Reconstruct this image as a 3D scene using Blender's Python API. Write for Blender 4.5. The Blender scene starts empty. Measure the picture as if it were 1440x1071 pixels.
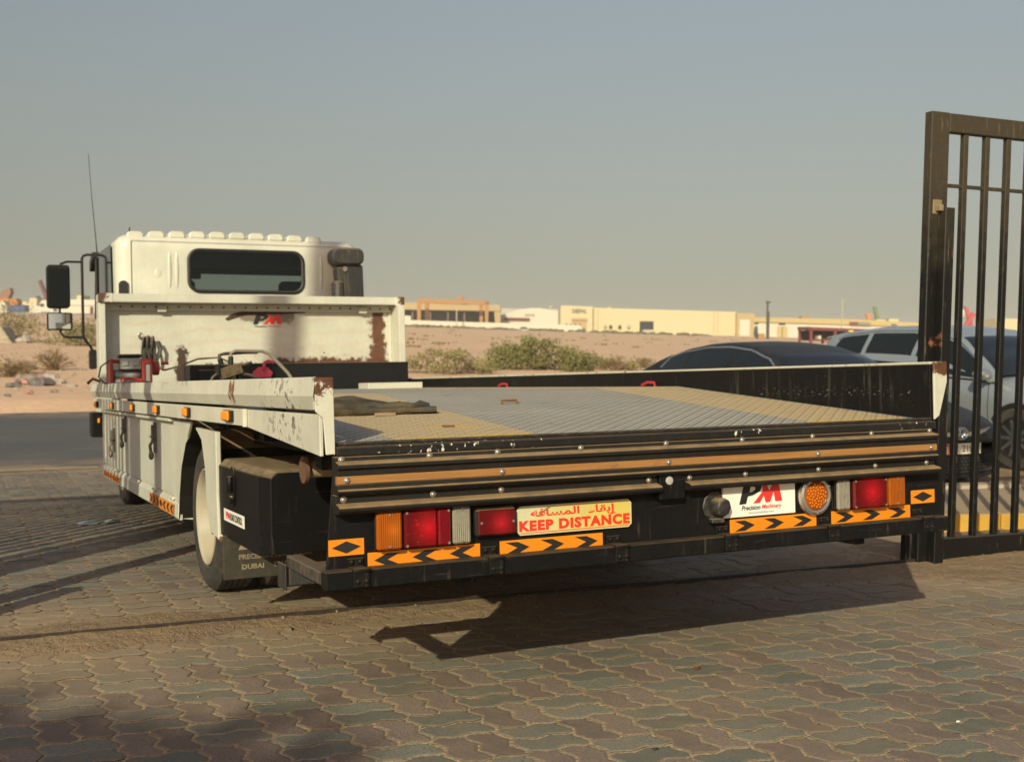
import bpy, bmesh, math, random
import numpy as np
from mathutils import Vector, Matrix, noise as mnoise
random.seed(7)
PI = math.pi
SC = bpy.context.scene
COL = SC.collection
R = math.radians

# ------------------------------------------------------------------ camera, sky, sun, exposure
CAMH = 1.3144
cam_d = bpy.data.cameras.new('camera')
cam = bpy.data.objects.new('camera', cam_d)
COL.objects.link(cam)
c_right = Vector((.90241527, -.43077358, .00898954))
c_fwd = Vector((.43069187, .90125591, -.04735292))
c_up = Vector((.01229651, .04660372, .99883777))
mw = Matrix.Identity(4)
for i in range(3):
    mw[i][0] = c_right[i]; mw[i][1] = c_up[i]; mw[i][2] = -c_fwd[i]
mw[2][3] = CAMH
cam.matrix_world = mw
cam_d.sensor_width = 36
cam_d.lens = 1634.74 / 1440 * 36
cam_d.clip_start = .05
cam_d.clip_end = 6000
cam_d.dof.use_dof = True
cam_d.dof.focus_distance = 3.8
cam_d.dof.aperture_fstop = 5.4
SC.camera = cam

LIGHT = Vector((.661, .751, -.477)).normalized()      # the way the sunlight travels
SUN_EL = math.asin(-LIGHT.z)
SUN_ROT = PI / 2 - math.atan2(-LIGHT.y, -LIGHT.x)
world = bpy.data.worlds.new('World')
SC.world = world
world.use_nodes = True
wn = world.node_tree.nodes; wl = world.node_tree.links
wn.clear()
w_out = wn.new('ShaderNodeOutputWorld'); w_bg = wn.new('ShaderNodeBackground')
sky = wn.new('ShaderNodeTexSky'); sky.sky_type = 'NISHITA'
sky.sun_disc = False
sky.sun_elevation = SUN_EL
sky.sun_rotation = SUN_ROT
sky.altitude = 0; sky.air_density = 2.0; sky.dust_density = 3.0; sky.ozone_density = 2.0
w_hs = wn.new('ShaderNodeHueSaturation'); w_hs.inputs['Saturation'].default_value = 1.0
w_mx = wn.new('ShaderNodeMix'); w_mx.data_type = 'RGBA'; w_mx.blend_type = 'MULTIPLY'
w_mx.inputs[0].default_value = 1; w_mx.inputs[7].default_value = (.95, .862, .955, 1)
wl.new(sky.outputs[0], w_hs.inputs['Color']); wl.new(w_hs.outputs[0], w_mx.inputs[6])
wl.new(w_mx.outputs[2], w_bg.inputs[0]); wl.new(w_bg.outputs[0], w_out.inputs[0])
w_bg.inputs[1].default_value = .094
# desert haze: the dim band at the very horizon is lifted by looking a few degrees higher all the way round
w_tc = wn.new('ShaderNodeTexCoord'); w_ma = wn.new('ShaderNodeVectorMath'); w_ma.operation = 'MULTIPLY_ADD'
w_ma.inputs[1].default_value = (1, 1, .5); w_ma.inputs[2].default_value = (0, 0, .12)
w_no = wn.new('ShaderNodeVectorMath'); w_no.operation = 'NORMALIZE'
wl.new(w_tc.outputs['Generated'], w_ma.inputs[0]); wl.new(w_ma.outputs[0], w_no.inputs[0]); wl.new(w_no.outputs[0], sky.inputs[0])
sun_d = bpy.data.lights.new('sun', 'SUN')
sun_d.energy = 4.5; sun_d.angle = R(.5); sun_d.color = (1.0, .945, .68)
sun = bpy.data.objects.new('sun', sun_d); COL.objects.link(sun)
sun.rotation_mode = 'QUATERNION'
sun.rotation_quaternion = LIGHT.to_track_quat('-Z', 'Y')
sun.location = (-20, -20, 20)
SC.view_settings.view_transform = 'Standard'
SC.view_settings.look = 'None'
SC.view_settings.gamma = 1
SC.view_settings.use_curve_mapping = False
SC.view_settings.exposure = 0
SC.cycles.max_bounces = 6
SC.cycles.use_denoising = True

# ------------------------------------------------------------------ mesh helpers
OFFSET = {}          # parents whose children are modelled in a frame of their own
class MB:
    """collects shapes and links them as one mesh object"""
    def __init__(s): s.v = []; s.f = []; s.m = []; s.s = []
    def add(s, vs, fs, mi=0, sm=False):
        o = len(s.v); s.v += [tuple(p) for p in vs]
        for f in fs:
            s.f.append(tuple(i + o for i in f)); s.m.append(mi); s.s.append(sm)
        return s
    def box(s, x0, x1, y0, y1, z0, z1, mi=0):
        v = [(x, y, z) for z in (z0, z1) for y in (y0, y1) for x in (x0, x1)]
        return s.add(v, [(0, 2, 3, 1), (4, 5, 7, 6), (0, 1, 5, 4), (2, 6, 7, 3), (0, 4, 6, 2), (1, 3, 7, 5)], mi)
    def prism(s, poly, axis, a0, a1, mi=0, sm=False):
        n = len(poly)
        def P(p, a):
            return {'x': (a, p[0], p[1]), 'y': (p[0], a, p[1]), 'z': (p[0], p[1], a)}[axis]
        v = [P(p, a0) for p in poly] + [P(p, a1) for p in poly]
        s.add(v, [tuple(range(n))[::-1], tuple(range(n, 2 * n))], mi)
        o = len(s.v) - 2 * n
        for i in range(n):
            j = (i + 1) % n
            s.f.append((o + i, o + j, o + n + j, o + n + i)); s.m.append(mi); s.s.append(sm)
        return s
    def tube(s, pts, r, n=8, mi=0, caps=True, closed=False):
        pts = [Vector(p) for p in pts]; k = len(pts)
        rr = r if isinstance(r, (list, tuple)) else [r] * k
        rings = []; up = None
        for i, p in enumerate(pts):
            if closed: t = (pts[(i + 1) % k] - pts[i - 1])
            else: t = pts[min(i + 1, k - 1)] - pts[max(i - 1, 0)]
            t.normalize()
            if up is None:
                up = Vector((0, 0, 1)) if abs(t.z) < .9 else Vector((1, 0, 0))
            a = t.cross(up).normalized(); b = a.cross(t).normalized(); up = b
            rings.append([p + (a * math.cos(q * 2 * PI / n) + b * math.sin(q * 2 * PI / n)) * rr[i] for q in range(n)])
        v = [q for ring in rings for q in ring]; f = []
        for i in range(k if closed else k - 1):
            i2 = (i + 1) % k
            for q in range(n):
                q2 = (q + 1) % n
                f.append((i * n + q, i * n + q2, i2 * n + q2, i2 * n + q))
        s.add(v, f, mi, True)
        if caps and not closed:
            o = len(s.v) - len(v)
            s.f.append(tuple(o + q for q in range(n))); s.m.append(mi); s.s.append(False)
            s.f.append(tuple(o + (k - 1) * n + q for q in range(n))[::-1]); s.m.append(mi); s.s.append(False)
        return s
    def cyl(s, p0, p1, r, n=12, mi=0):
        return s.tube([p0, p1], r, n, mi)
    def lathe(s, prof, c, axis='x', n=32, mi=0, sm=True):
        """prof: (a, r) pairs along the axis through c"""
        v = []; f = []
        for a, r in prof:
            for q in range(n):
                u = r * math.cos(2 * PI * q / n); w = r * math.sin(2 * PI * q / n)
                v.append({'x': (c[0] + a, c[1] + u, c[2] + w), 'y': (c[0] + u, c[1] + a, c[2] + w), 'z': (c[0] + u, c[1] + w, c[2] + a)}[axis])
        for i in range(len(prof) - 1):
            for q in range(n):
                q2 = (q + 1) % n
                f.append((i * n + q, i * n + q2, (i + 1) * n + q2, (i + 1) * n + q))
        return s.add(v, f, mi, sm)
    def quad(s, a, b, c, d, mi=0): return s.add([a, b, c, d], [(0, 1, 2, 3)], mi)
    def blob(s, c, rx, ry, rz, seed=0, amp=.25, mi=0, nu=8, nv=5, sm=False):
        v = []; f = []
        for i in range(nv + 1):
            th = PI * i / nv
            for q in range(nu):
                ph = 2 * PI * q / nu
                d = Vector((math.sin(th) * math.cos(ph), math.sin(th) * math.sin(ph), math.cos(th)))
                k = 1 + amp * mnoise.noise(d * 1.7 + Vector((seed * 3.1, seed * 1.7, seed)))
                v.append((c[0] + d.x * rx * k, c[1] + d.y * ry * k, c[2] + d.z * rz * k))
        for i in range(nv):
            for q in range(nu):
                q2 = (q + 1) % nu
                f.append((i * nu + q, (i + 1) * nu + q, (i + 1) * nu + q2, i * nu + q2))
        return s.add(v, f, mi, sm)
    def xf(s, M):
        s.v = [tuple(M @ Vector(p)) for p in s.v]; return s
    def mesh(s, name, mats, bevel=0, sharp=35, fix=True):
        me = bpy.data.meshes.new(name)
        me.from_pydata(s.v, [], s.f)
        for m in (mats if isinstance(mats, (list, tuple)) else [mats]): me.materials.append(m)
        me.polygons.foreach_set('material_index', s.m)
        me.polygons.foreach_set('use_smooth', s.s)
        if bevel or fix:
            bm = bmesh.new(); bm.from_mesh(me)
            bmesh.ops.remove_doubles(bm, verts=bm.verts, dist=1e-5)
            if fix: bmesh.ops.recalc_face_normals(bm, faces=bm.faces)
            if bevel:
                ed = [e for e in bm.edges if len(e.link_faces) == 2 and e.calc_face_angle(0) > R(40)]
                r = bmesh.ops.bevel(bm, geom=ed, offset=bevel, segments=1, affect='EDGES', clamp_overlap=True)
            bm.to_mesh(me); bm.free()
        if any(s.s): me.set_sharp_from_angle(angle=R(sharp))
        me.update()
        return me
    def build(s, name, mats, parent=None, bevel=0, sharp=35, fix=True):
        return link(name, s.mesh(name, mats, bevel, sharp, fix), parent)

def link(name, me, parent=None):
    o = bpy.data.objects.new(name, me); COL.objects.link(o)
    if parent is not None:
        o.parent = parent
        if parent.name in OFFSET: o.location = OFFSET[parent.name]
    return o
def tag(o, label=None, cat=None, group=None, kind=None):
    if label: o['label'] = label
    if cat: o['category'] = cat
    if group: o['group'] = group
    if kind: o['kind'] = kind
    return o
def thing(name, loc, label, cat, group=None, rz=0):
    o = bpy.data.objects.new(name, None); COL.objects.link(o)
    o.empty_display_size = .2
    o.location = loc; o.rotation_euler = (0, 0, rz)
    return tag(o, label, cat, group)
def copy_tree(o, parent=None):
    c = o.copy(); COL.objects.link(c)
    if parent is not None: c.parent = parent
    for ch in list(o.children): copy_tree(ch, c)
    return c
def clone(o, loc, parent, rot=None):
    c = o.copy(); COL.objects.link(c); c.parent = parent; c.location = loc
    if rot is not None: c.rotation_euler = rot
    return c

def text_geo(s, bold=0.0, shear=0.0, space=1.0):
    """outline of lettering as (verts, faces), normalised to 0..1 in width and height"""
    c = bpy.data.curves.new('lettering', 'FONT'); c.body = s; c.offset = bold; c.shear = shear; c.resolution_u = 3
    c.space_character = space
    o = bpy.data.objects.new('lettering', c); COL.objects.link(o)
    dg = bpy.context.evaluated_depsgraph_get()
    me = bpy.data.meshes.new_from_object(o.evaluated_get(dg))
    v = np.array([tuple(p.co) for p in me.vertices])[:, :2]
    f = [tuple(p.vertices) for p in me.polygons]
    bpy.data.objects.remove(o); bpy.data.curves.remove(c); bpy.data.meshes.remove(me)
    lo = v.min(0); hi = v.max(0)
    return (v - lo) / (hi - lo), f
def lettering(mb, s, x0, x1, z0, z1, y, bold=.02, shear=0, mi=0, face='y', space=1.0):
    """flat print facing -y (or -x) at its real place"""
    v, f = text_geo(s, bold, shear, space)
    if face == 'y': vs = [(x0 + a * (x1 - x0), y, z0 + b * (z1 - z0)) for a, b in v]
    else: vs = [(y, x0 + a * (x1 - x0), z0 + b * (z1 - z0)) for a, b in v]
    mb.add(vs, f, mi); return mb

# ------------------------------------------------------------------ material helpers
class N:
    def __init__(s, name, rough=.7, metal=0.0, spec=.5):
        s.mat = bpy.data.materials.new(name); s.mat.use_nodes = True
        s.t = s.mat.node_tree; s.b = s.t.nodes['Principled BSDF']
        s.b.inputs['Roughness'].default_value = rough; s.b.inputs['Metallic'].default_value = metal
        s.b.inputs['Specular IOR Level'].default_value = spec
        s._tc = None
    def n(s, t, **kw):
        nd = s.t.nodes.new(t)
        for k, v in kw.items(): setattr(nd, k, v)
        return nd
    def put(s, sock, v):
        if isinstance(v, bpy.types.NodeSocket): s.t.links.new(v, sock)
        elif isinstance(v, (tuple, list)): sock.default_value = tuple(v) + ((1,) if len(v) == 3 and len(sock.default_value) == 4 else ())
        else: sock.default_value = v
    def tc(s, k='Object'):
        if s._tc is None: s._tc = s.n('ShaderNodeTexCoord')
        return s._tc.outputs[k]
    def geo(s, k): return s.n('ShaderNodeNewGeometry').outputs[k]
    def scale(s, vec, sc, loc=(0, 0, 0), rot=(0, 0, 0)):
        m = s.n('ShaderNodeMapping'); s.put(m.inputs[0], vec); m.inputs['Scale'].default_value = sc
        m.inputs['Location'].default_value = loc; m.inputs['Rotation'].default_value = rot
        return m.outputs[0]
    def noise(s, sc, detail=4, rough=.6, vec=None, dist=0.0):
        m = s.n('ShaderNodeTexNoise'); s.put(m.inputs['Vector'], vec if vec is not None else s.tc())
        m.inputs['Scale'].default_value = sc; m.inputs['Detail'].default_value = detail
        m.inputs['Roughness'].default_value = rough; m.inputs['Distortion'].default_value = dist
        return m.outputs[0]
    def vor(s, sc, vec=None, feature='F1', out=0):
        m = s.n('ShaderNodeTexVoronoi', feature=feature); s.put(m.inputs['Vector'], vec if vec is not None else s.tc())
        m.inputs['Scale'].default_value = sc
        return m.outputs[out]
    def math(s, op, a, b=0.0, c=0.0, clamp=False):
        m = s.n('ShaderNodeMath', operation=op, use_clamp=clamp)
        s.put(m.inputs[0], a); s.put(m.inputs[1], b)
        if op in ('MULTIPLY_ADD',): s.put(m.inputs[2], c)
        return m.outputs[0]
    def mul(s, *a):
        r = a[0]
        for q in a[1:]: r = s.math('MULTIPLY', r, q)
        return r
    def rng(s, v, a, b, c=0.0, d=1.0, smooth=False):
        m = s.n('ShaderNodeMapRange', clamp=True)
        if smooth: m.interpolation_type = 'SMOOTHSTEP'
        s.put(m.inputs[0], v)
        for i, q in enumerate((a, b, c, d)): m.inputs[i + 1].default_value = q
        return m.outputs[0]
    def mix(s, f, a, b, mode='MIX'):
        m = s.n('ShaderNodeMix', data_type='RGBA', blend_type=mode)
        s.put(m.inputs[0], f); s.put(m.inputs[6], a); s.put(m.inputs[7], b)
        return m.outputs[2]
    def fmix(s, f, a, b):
        m = s.n('ShaderNodeMix', data_type='FLOAT')
        s.put(m.inputs[0], f); s.put(m.inputs[2], a); s.put(m.inputs[3], b)
        return m.outputs[0]
    def xyz(s, vec=None):
        m = s.n('ShaderNodeSeparateXYZ'); s.put(m.inputs[0], vec if vec is not None else s.tc()); return m.outputs
    def box(s, lo, hi, soft=.02, vec=None):
        """1 inside the box lo..hi (None leaves an axis free), soft edges"""
        o = s.xyz(vec); r = None
        for i in range(3):
            if lo[i] is None: continue
            q = s.mul(s.rng(o[i], lo[i] - soft, lo[i] + soft), s.rng(o[i], hi[i] + soft, hi[i] - soft))
            r = q if r is None else s.mul(r, q)
        return r
    def color(s, c): s.put(s.b.inputs['Base Color'], c); return s
    def rough(s, c): s.put(s.b.inputs['Roughness'], c); return s
    def bump(s, h, dist=.01, strength=1.0):
        m = s.n('ShaderNodeBump'); s.put(m.inputs['Height'], h); m.inputs['Distance'].default_value = dist
        m.inputs['Strength'].default_value = strength
        s.t.links.new(m.outputs[0], s.b.inputs['Normal']); return s
    def upness(s):
        return s.xyz(s.geo('Normal'))[2]

DUST = (.34, .235, .13); RUST = (.16, .055, .022)
def grimy(name, col, rough=.5, metal=0.0, dust=.35, chips=0.0, chipcol=RUST, top=1.0, streak=.2, bump=.0, spec=.5, wear=None, dustcol=DUST, vary=.12):
    """paint with lying dust, hand-rubbed patches, rain streaks and chips"""
    m = N(name, rough, metal, spec)
    v = m.tc()
    big = m.noise(3.1, 5, .62); fine = m.noise(38, 4, .7)
    c = m.mix(m.rng(big, .3, .7), tuple(q * (1 - vary) for q in col), tuple(min(1, q * (1 + vary)) for q in col))
    st = m.noise(9, 3, .6, m.scale(v, (6, 6, .35)))
    d = m.math('ADD', m.mul(m.rng(fine, .42, .75), m.rng(big, .35, .75), dust), m.mul(m.rng(st, .52, .75), streak))
    up = m.mul(m.rng(m.upness(), .35, .9), m.rng(m.noise(14, 4, .6), .2, .6, .45, 1.0), top)
    d = m.math('MAXIMUM', d, up, clamp=True)
    c = m.mix(d, c, dustcol)
    rg = m.fmix(d, rough, .9)
    if chips:
        k = m.mul(m.rng(m.noise(46, 3, .55), 1 - chips, 1 - chips + .02), m.rng(m.noise(5, 3, .5), .45, .6))
        c = m.mix(k, c, chipcol); rg = m.fmix(k, rg, .85)
    if wear: c = wear(m, c)
    m.color(c).rough(rg)
    if bump: m.bump(m.math('ADD', fine, m.mul(big, 2.0)), bump)
    return m.mat
def plain(name, col, rough=.6, metal=0.0, spec=.5, vary=.1, sc=6):
    m = N(name, rough, metal, spec)
    m.color(m.mix(m.rng(m.noise(sc, 5, .6), .3, .7), tuple(q * (1 - vary) for q in col), tuple(min(1, q * (1 + vary)) for q in col)))
    return m.mat
# ------------------------------------------------------------------ ground heights
def _sp(t, w=.15): return w * math.log1p(math.exp(max(-40, min(40, t / w)))) if t / w < 40 else t
def sst(t, a, b):
    t = max(0.0, min(1.0, (t - a) / (b - a))); return t * t * (3 - 2 * t)
def gz(x, y):
    """the yard is level up to the gate track and then falls towards the road"""
    return -.055 * (_sp(y - 5.8) - _sp(y - 13.2)) - .40 * sst(x, 6.6, 8.0) * sst(y, 6.3, 7.6)
def horiz(u): return 458 + .009 * (u - 720)
def far_xy(u, D):
    b = (u - 720) / 1634.74
    f = Vector((c_fwd.x, c_fwd.y)).normalized(); r = Vector((f.y, -f.x))
    p = f * D + r * (b * D); return p.x, p.y
def terrain(x, y):
    f = Vector((c_fwd.x, c_fwd.y)).normalized(); r = Vector((f.y, -f.x))
    d = f.x * x + f.y * y; l = r.x * x + r.y * y
    if y < 24.5: return gz(x, min(y, 30)) - .07
    u = 720 + 1634.74 * l / max(d, 5)
    zf = max(-2.6, min(4.0, 3.4 - .0042 * u))
    t = max(0.0, (d - 26) / 274)
    t = min(t, 1.0)
    z = -.30 * (1 - t) + zf * t
    n = mnoise.noise(Vector((x * .11, y * .11, 3.3))) * .16 + mnoise.noise(Vector((x * .6, y * .6, 1.3))) * .05
    return z + n * sst(y, 24.5, 34) + .10 * math.exp(-((y - 26.5) / 1.6) ** 2)
def track_y(x): return 5.15 - .055 * x

# ------------------------------------------------------------------ materials of the ground
def sand_mat(name, a=(.70, .475, .315), b=(.58, .385, .25), sc=.6, pebbles=True):
    m = N(name, .95, 0, .15)
    v = m.tc()
    big = m.noise(sc, 6, .62); mid = m.noise(sc * 9, 5, .65); fine = m.noise(60, 3, .7)
    c = m.mix(m.rng(big, .32, .68), b, a)
    c = m.mix(m.rng(mid, .35, .7, 0, .55), c, tuple(q * .80 for q in b))
    c = m.mix(m.rng(fine, .3, .75, 0, .35), c, tuple(min(1, q * 1.2) for q in a))
    if pebbles:
        k = m.rng(m.vor(26), .10, .06, 0, 1)
        k = m.mul(k, m.rng(m.noise(4, 3, .5), .5, .6))
        c = m.mix(k, c, (.30, .26, .20))
    m.color(c)
    m.bump(m.math('ADD', m.mul(mid, .8), m.mul(fine, .3)), .03)
    return m.mat
SAND = sand_mat('desert_sand')
JOINT = sand_mat('joint_sand', (.43, .32, .195), (.33, .245, .15), 1.5, False)
DIRT = sand_mat('dirt', (.30, .208, .122), (.20, .142, .088), 1.3)

def paver_mat(name, col, island):
    m = N(name, .88, 0, .25)
    pos = m.geo('Position')
    rnd = m.geo('Random Per Island') if island else m.n('ShaderNodeObjectInfo').outputs['Random']
    c = m.mix(rnd, tuple(q * .70 for q in col), tuple(q * 1.22 for q in col))
    c = m.mix(m.rng(m.noise(110, 2, .6, pos), .35, .75), c, tuple(q * .55 for q in col))
    c = m.mix(m.rng(m.noise(230, 2, .5, pos), .66, .74), c, (.27, .24, .18))
    c = m.mix(m.rng(m.noise(2.3, 5, .6, pos), .5, .72, 0, .5), c, tuple(q * .5 for q in col))
    scr = m.noise(14, 2, .5, m.scale(pos, (6, .5, 1), (0, 0, 0), (0, 0, .5)))
    c = m.mix(m.mul(m.rng(scr, .68, .72), m.rng(m.noise(3, 2, .5, pos), .55, .62), .5), c, (.28, .22, .16))
    # blown sand lying on the stones, thicker along the track and at the right
    p = m.xyz(pos)
    tr = m.math('ABSOLUTE', m.math('SUBTRACT', p[1], m.math('MULTIPLY_ADD', p[0], -.055, 5.12)))
    near = m.rng(tr, 1.15, .1, 0, .65, True)
    right = m.mul(m.rng(p[0], 3.2, 6.0, 0, .5, True), m.rng(p[1], 2.6, 4.4, .2, 1))
    behind = m.rng(p[1], 5.2, 6.5, 0, .04)
    lay = m.math('ADD', m.math('ADD', near, right), m.math('ADD', behind, .18))
    n = m.math('ADD', m.mul(m.noise(1.4, 5, .62, pos), .75), m.mul(m.noise(16, 4, .65, pos), .35))
    k = m.rng(m.math('ADD', n, m.mul(lay, .55)), .62, 1.02, 0, .92)
    c = m.mix(k, c, (.28, .205, .13))
    rim = m.n('ShaderNodeAttribute', attribute_name='rim').outputs['Fac']
    rk = m.rng(m.math('ADD', rim, m.mul(m.math('SUBTRACT', m.noise(26, 4, .65, pos), .5), 1.7)), .55, 1.05, 0, .8)
    c = m.mix(rk, c, (.29, .215, .14))
    m.color(c)
    m.bump(m.math('ADD', m.mul(m.noise(90, 3, .7, pos), .6), m.noise(9, 4, .6, pos)), .003)
    return m.mat
GREYP = (.200, .196, .158); REDP = (.225, .175, .142)
PAV = {(0, 0): paver_mat('grey_paver', GREYP, False), (1, 0): paver_mat('red_paver', REDP, False),
       (0, 1): paver_mat('grey_pavers', GREYP, True), (1, 1): paver_mat('red_pavers', REDP, True)}

# ------------------------------------------------------------------ terrain, road
def grid_mesh(name, xs, ys, zf, mat, parent=None, kind='structure'):
    v = [(x, y, zf(x, y)) for y in ys for x in xs]; n = len(xs)
    f = [(j * n + i, j * n + i + 1, (j + 1) * n + i + 1, (j + 1) * n + i) for j in range(len(ys) - 1) for i in range(n - 1)]
    me = bpy.data.meshes.new(name); me.from_pydata(v, [], f); me.materials.append(mat)
    me.polygons.foreach_set('use_smooth', [True] * len(f)); me.update()
    o = link(name, me, parent)
    if kind: o['kind'] = kind
    return o
def sinh_axis(lo, hi, c, n, k=4.2):
    t = np.linspace(-1, 1, n); s = np.sinh(k * t) / math.sinh(k)
    return [c + (q * (hi - c) if q > 0 else -q * (lo - c)) for q in s]
grid_mesh('sand_ground', sinh_axis(-2200, 2200, 8, 190), sinh_axis(-400, 3000, 26, 200), terrain, SAND)

m = N('asphalt', .9, 0, .3)
c = m.mix(m.rng(m.noise(.5, 5, .6), .3, .7), (.062, .066, .068), (.105, .105, .098))
c = m.mix(m.rng(m.noise(90, 2, .6), .5, .75), c, (.14, .135, .125))
py = m.xyz()[1]
c = m.mix(m.mul(m.math('MAXIMUM', m.rng(py, 15.8, 14.4), m.rng(py, 22.0, 24.0)), m.rng(m.noise(2.2, 5, .65), .35, .6), .8), c, (.40, .26, .15))
m.color(c).bump(m.noise(140, 2, .6), .004)
ASPH = m.mat
xs = [-160 + 2 * i for i in range(161)]
grid_mesh('road', xs, [14.35, 15, 16.5, 18.5, 20.5, 22.5, 23.7],
          lambda x, y: -.407 + (0 if y < 23 else .03 * mnoise.noise(Vector((x * .5, 1, 1)))), ASPH)
WLINE = grimy('road_paint', (.62, .60, .54), .8, dust=.8, streak=.3)
mb = MB()
for x in np.arange(-30, 1.3, .5):
    mb.add([(x, 14.50, -.4025), (x + .5, 14.50, -.4025), (x + .5, 14.61, -.4025), (x, 14.61, -.4025)], [(0, 1, 2, 3)])
tag(mb.build('road_line', WLINE), kind='structure')

# ------------------------------------------------------------------ yard paving: every paver its own stone
P = .2262; AMP = .021; PX0, PY0 = 1.120, 3.612
xs = [-9 + .5 * i for i in range(50)]
ys = [-6 + .5 * i for i in range(21)] + [4.5 + .25 * i for i in range(1, 40)] + [14.35]
paving = grid_mesh('yard_paving', xs, ys, lambda x, y: gz(x, y) - .0042, JOINT)
def tri(t):
    t = t % 1.0
    return 4 * t if t < .25 else (2 - 4 * t if t < .75 else 4 * t - 4)
def warp(x, y):
    return x + AMP * tri(2 * y / P) * .62, y + AMP * tri(2 * x / P) * .45
def paver_outline(a0, a1, b0, b1):
    q = []
    def edge(p, r):
        d = max(abs(r[0] - p[0]), abs(r[1] - p[1]))
        ts = [0, .125, .375, .625, .875] if d > P * .7 else [0, .25, .75]
        for t in ts: q.append((p[0] + (r[0] - p[0]) * t, p[1] + (r[1] - p[1]) * t))
    c = [(a0, b0), (a1, b0), (a1, b1), (a0, b1)]
    for i in range(4): edge(c[i], c[(i + 1) % 4])
    return [warp(*p) for p in q]
def inset(poly, d):
    n = len(poly); out = []
    for i in range(n):
        p0, p1, p2 = (Vector(poly[i - 1]), Vector(poly[i]), Vector(poly[(i + 1) % n]))
        e0 = (p1 - p0).normalized(); e1 = (p2 - p1).normalized()
        n0 = Vector((-e0.y, e0.x)); n1 = Vector((-e1.y, e1.x))
        b = (n0 + n1); L = max(.35, b.length / 2); b.normalize()
        out.append(tuple(p1 + b * (d / L)))
    return out
def paver_geo(kind):
    """kind 0..3: the two lying and the two standing stones of a block, centred"""
    a = [(0, P, 0, P / 2), (0, P, P / 2, P), (0, P / 2, 0, P), (P / 2, P, 0, P)][kind]
    o = inset(paver_outline(*a), .0046)
    cx, cy = (a[0] + a[1]) / 2, (a[2] + a[3]) / 2
    t = inset(o, .0085)
    n = len(o)
    v = [(x - cx, y - cy, -.0022) for x, y in o] + [(x - cx, y - cy, 0) for x, y in t]
    f = [tuple(range(n, 2 * n))]
    for k in (0,):
        for i in range(n):
            j = (i + 1) % n; f.append((k + i, k + j, k + n + j, k + n + i))
    return v, f, cx, cy
PG = [paver_geo(k) for k in range(4)]
def edge_attr(me):
    """1 along the rim of every stone, 0 on its face: sand gathers along the rim"""
    at = me.attributes.new('rim', 'FLOAT', 'POINT')
    at.data.foreach_set('value', [1.0 if v.co.z < -1 or i % 32 < 16 else 0.0 for i, v in enumerate(me.vertices)])
pmesh = []
for k in range(4):
    me = bpy.data.meshes.new('paver'); me.from_pydata(PG[k][0], [], PG[k][1]); me.materials.append(PAV[(k // 2, 0)]); edge_attr(me); me.update(); pmesh.append(me)
def screen(p):
    d = Vector(p) - Vector((0, 0, CAMH)); w = d.dot(c_fwd)
    if w < .1: return None
    return 720 + 1634.74 * d.dot(c_right) / w, 535.5 - 1634.74 * d.dot(c_up) / w, w
cells = []
for i in range(-22, 36):
    for j in range(-10, 48):
        red = (i + j) % 2 != 0
        red = not red if False else red
        for h in range(2):
            k = (2 if red else 0) + h
            x = PX0 + i * P + PG[k][2]; y = PY0 + j * P + PG[k][3]
            if y > 14.2 or y < 1.6 or x < -3.6 or x > 9: continue
            if x > 5.55 and y > 5.3: continue
            if x < 2.0 and y < 2.2: pass
            cells.append((x, y, k))
rank = []
for n_, (x, y, k) in enumerate(cells):
    s = screen((x, y, gz(x, y)))
    vis = s and -25 < s[0] < 1465 and 838 < s[1] < 1085 and abs(y - track_y(x)) > .22
    rank.append((-(1 / s[2] ** 3) if vis else 0, n_))
rank.sort()
single = set(n_ for w, n_ in rank[:298] if w < 0)
rv, rf, rm = [], [], []
rs = random.Random(3)
first = True
for n_, (x, y, k) in enumerate(cells):
    z = gz(x, y) + rs.uniform(-.0022, .0018)
    sl = (gz(x, y + .05) - gz(x, y - .05)) / .1
    rx = math.atan(sl) + rs.uniform(-.006, .006); ry = rs.uniform(-.007, .007); rz = rs.uniform(-.012, .012)
    if n_ in single:
        o = link('paver', pmesh[k], paving); o.location = (x, y, z); o.rotation_euler = (rx, ry, rz)
    else:
        o = len(rv); cz, sz = math.cos(rz), math.sin(rz)
        for a, b, c in PG[k][0]:
            rv.append((x + a * cz - b * sz, y + a * sz + b * cz, z + c + b * rx - a * ry))
        for f in PG[k][1]: rf.append(tuple(q + o for q in f)); rm.append(k // 2)
me = bpy.data.meshes.new('pavers'); me.from_pydata(rv, [], rf)
me.materials.append(PAV[(0, 1)]); me.materials.append(PAV[(1, 1)])
me.polygons.foreach_set('material_index', rm); edge_attr(me); me.update()
tag(link('pavers', me, paving), kind='stuff')

# dirt lying along the gate track: it swallows the stones where it is thick
def dirt_h(x, y):
    t = y - track_y(x)
    n = mnoise.noise(Vector((x * 1.1, y * 1.6, 7.7))); n2 = mnoise.noise(Vector((x * 5, y * 6, 2.2))); n3 = mnoise.noise(Vector((x * 17, y * 19, 9)))
    w = .20 + .16 * sst(x, 2.5, 4.6) + .14 * n
    wn = w + .12 + .25 * sst(x, 4.2, 5.2)             # wider towards the camera
    e = t / (w if t > 0 else wn)
    r = sst(x, 4.25, 5.4) * sst(y, 3.8, 4.5)
    h = .021 * math.exp(-e * e) - .0135 + .011 * n + .008 * n2 + .004 * n3 + .016 * r * (1 if y < 5.4 else .4)
    return max(-.03, h)
xs = list(np.arange(-3.6, 8.4, .035)); ys = list(np.arange(3.75, 6.15, .03))
grid_mesh('dirt_strip', xs, ys, lambda x, y: gz(x, y) + dirt_h(x, y), DIRT)

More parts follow.
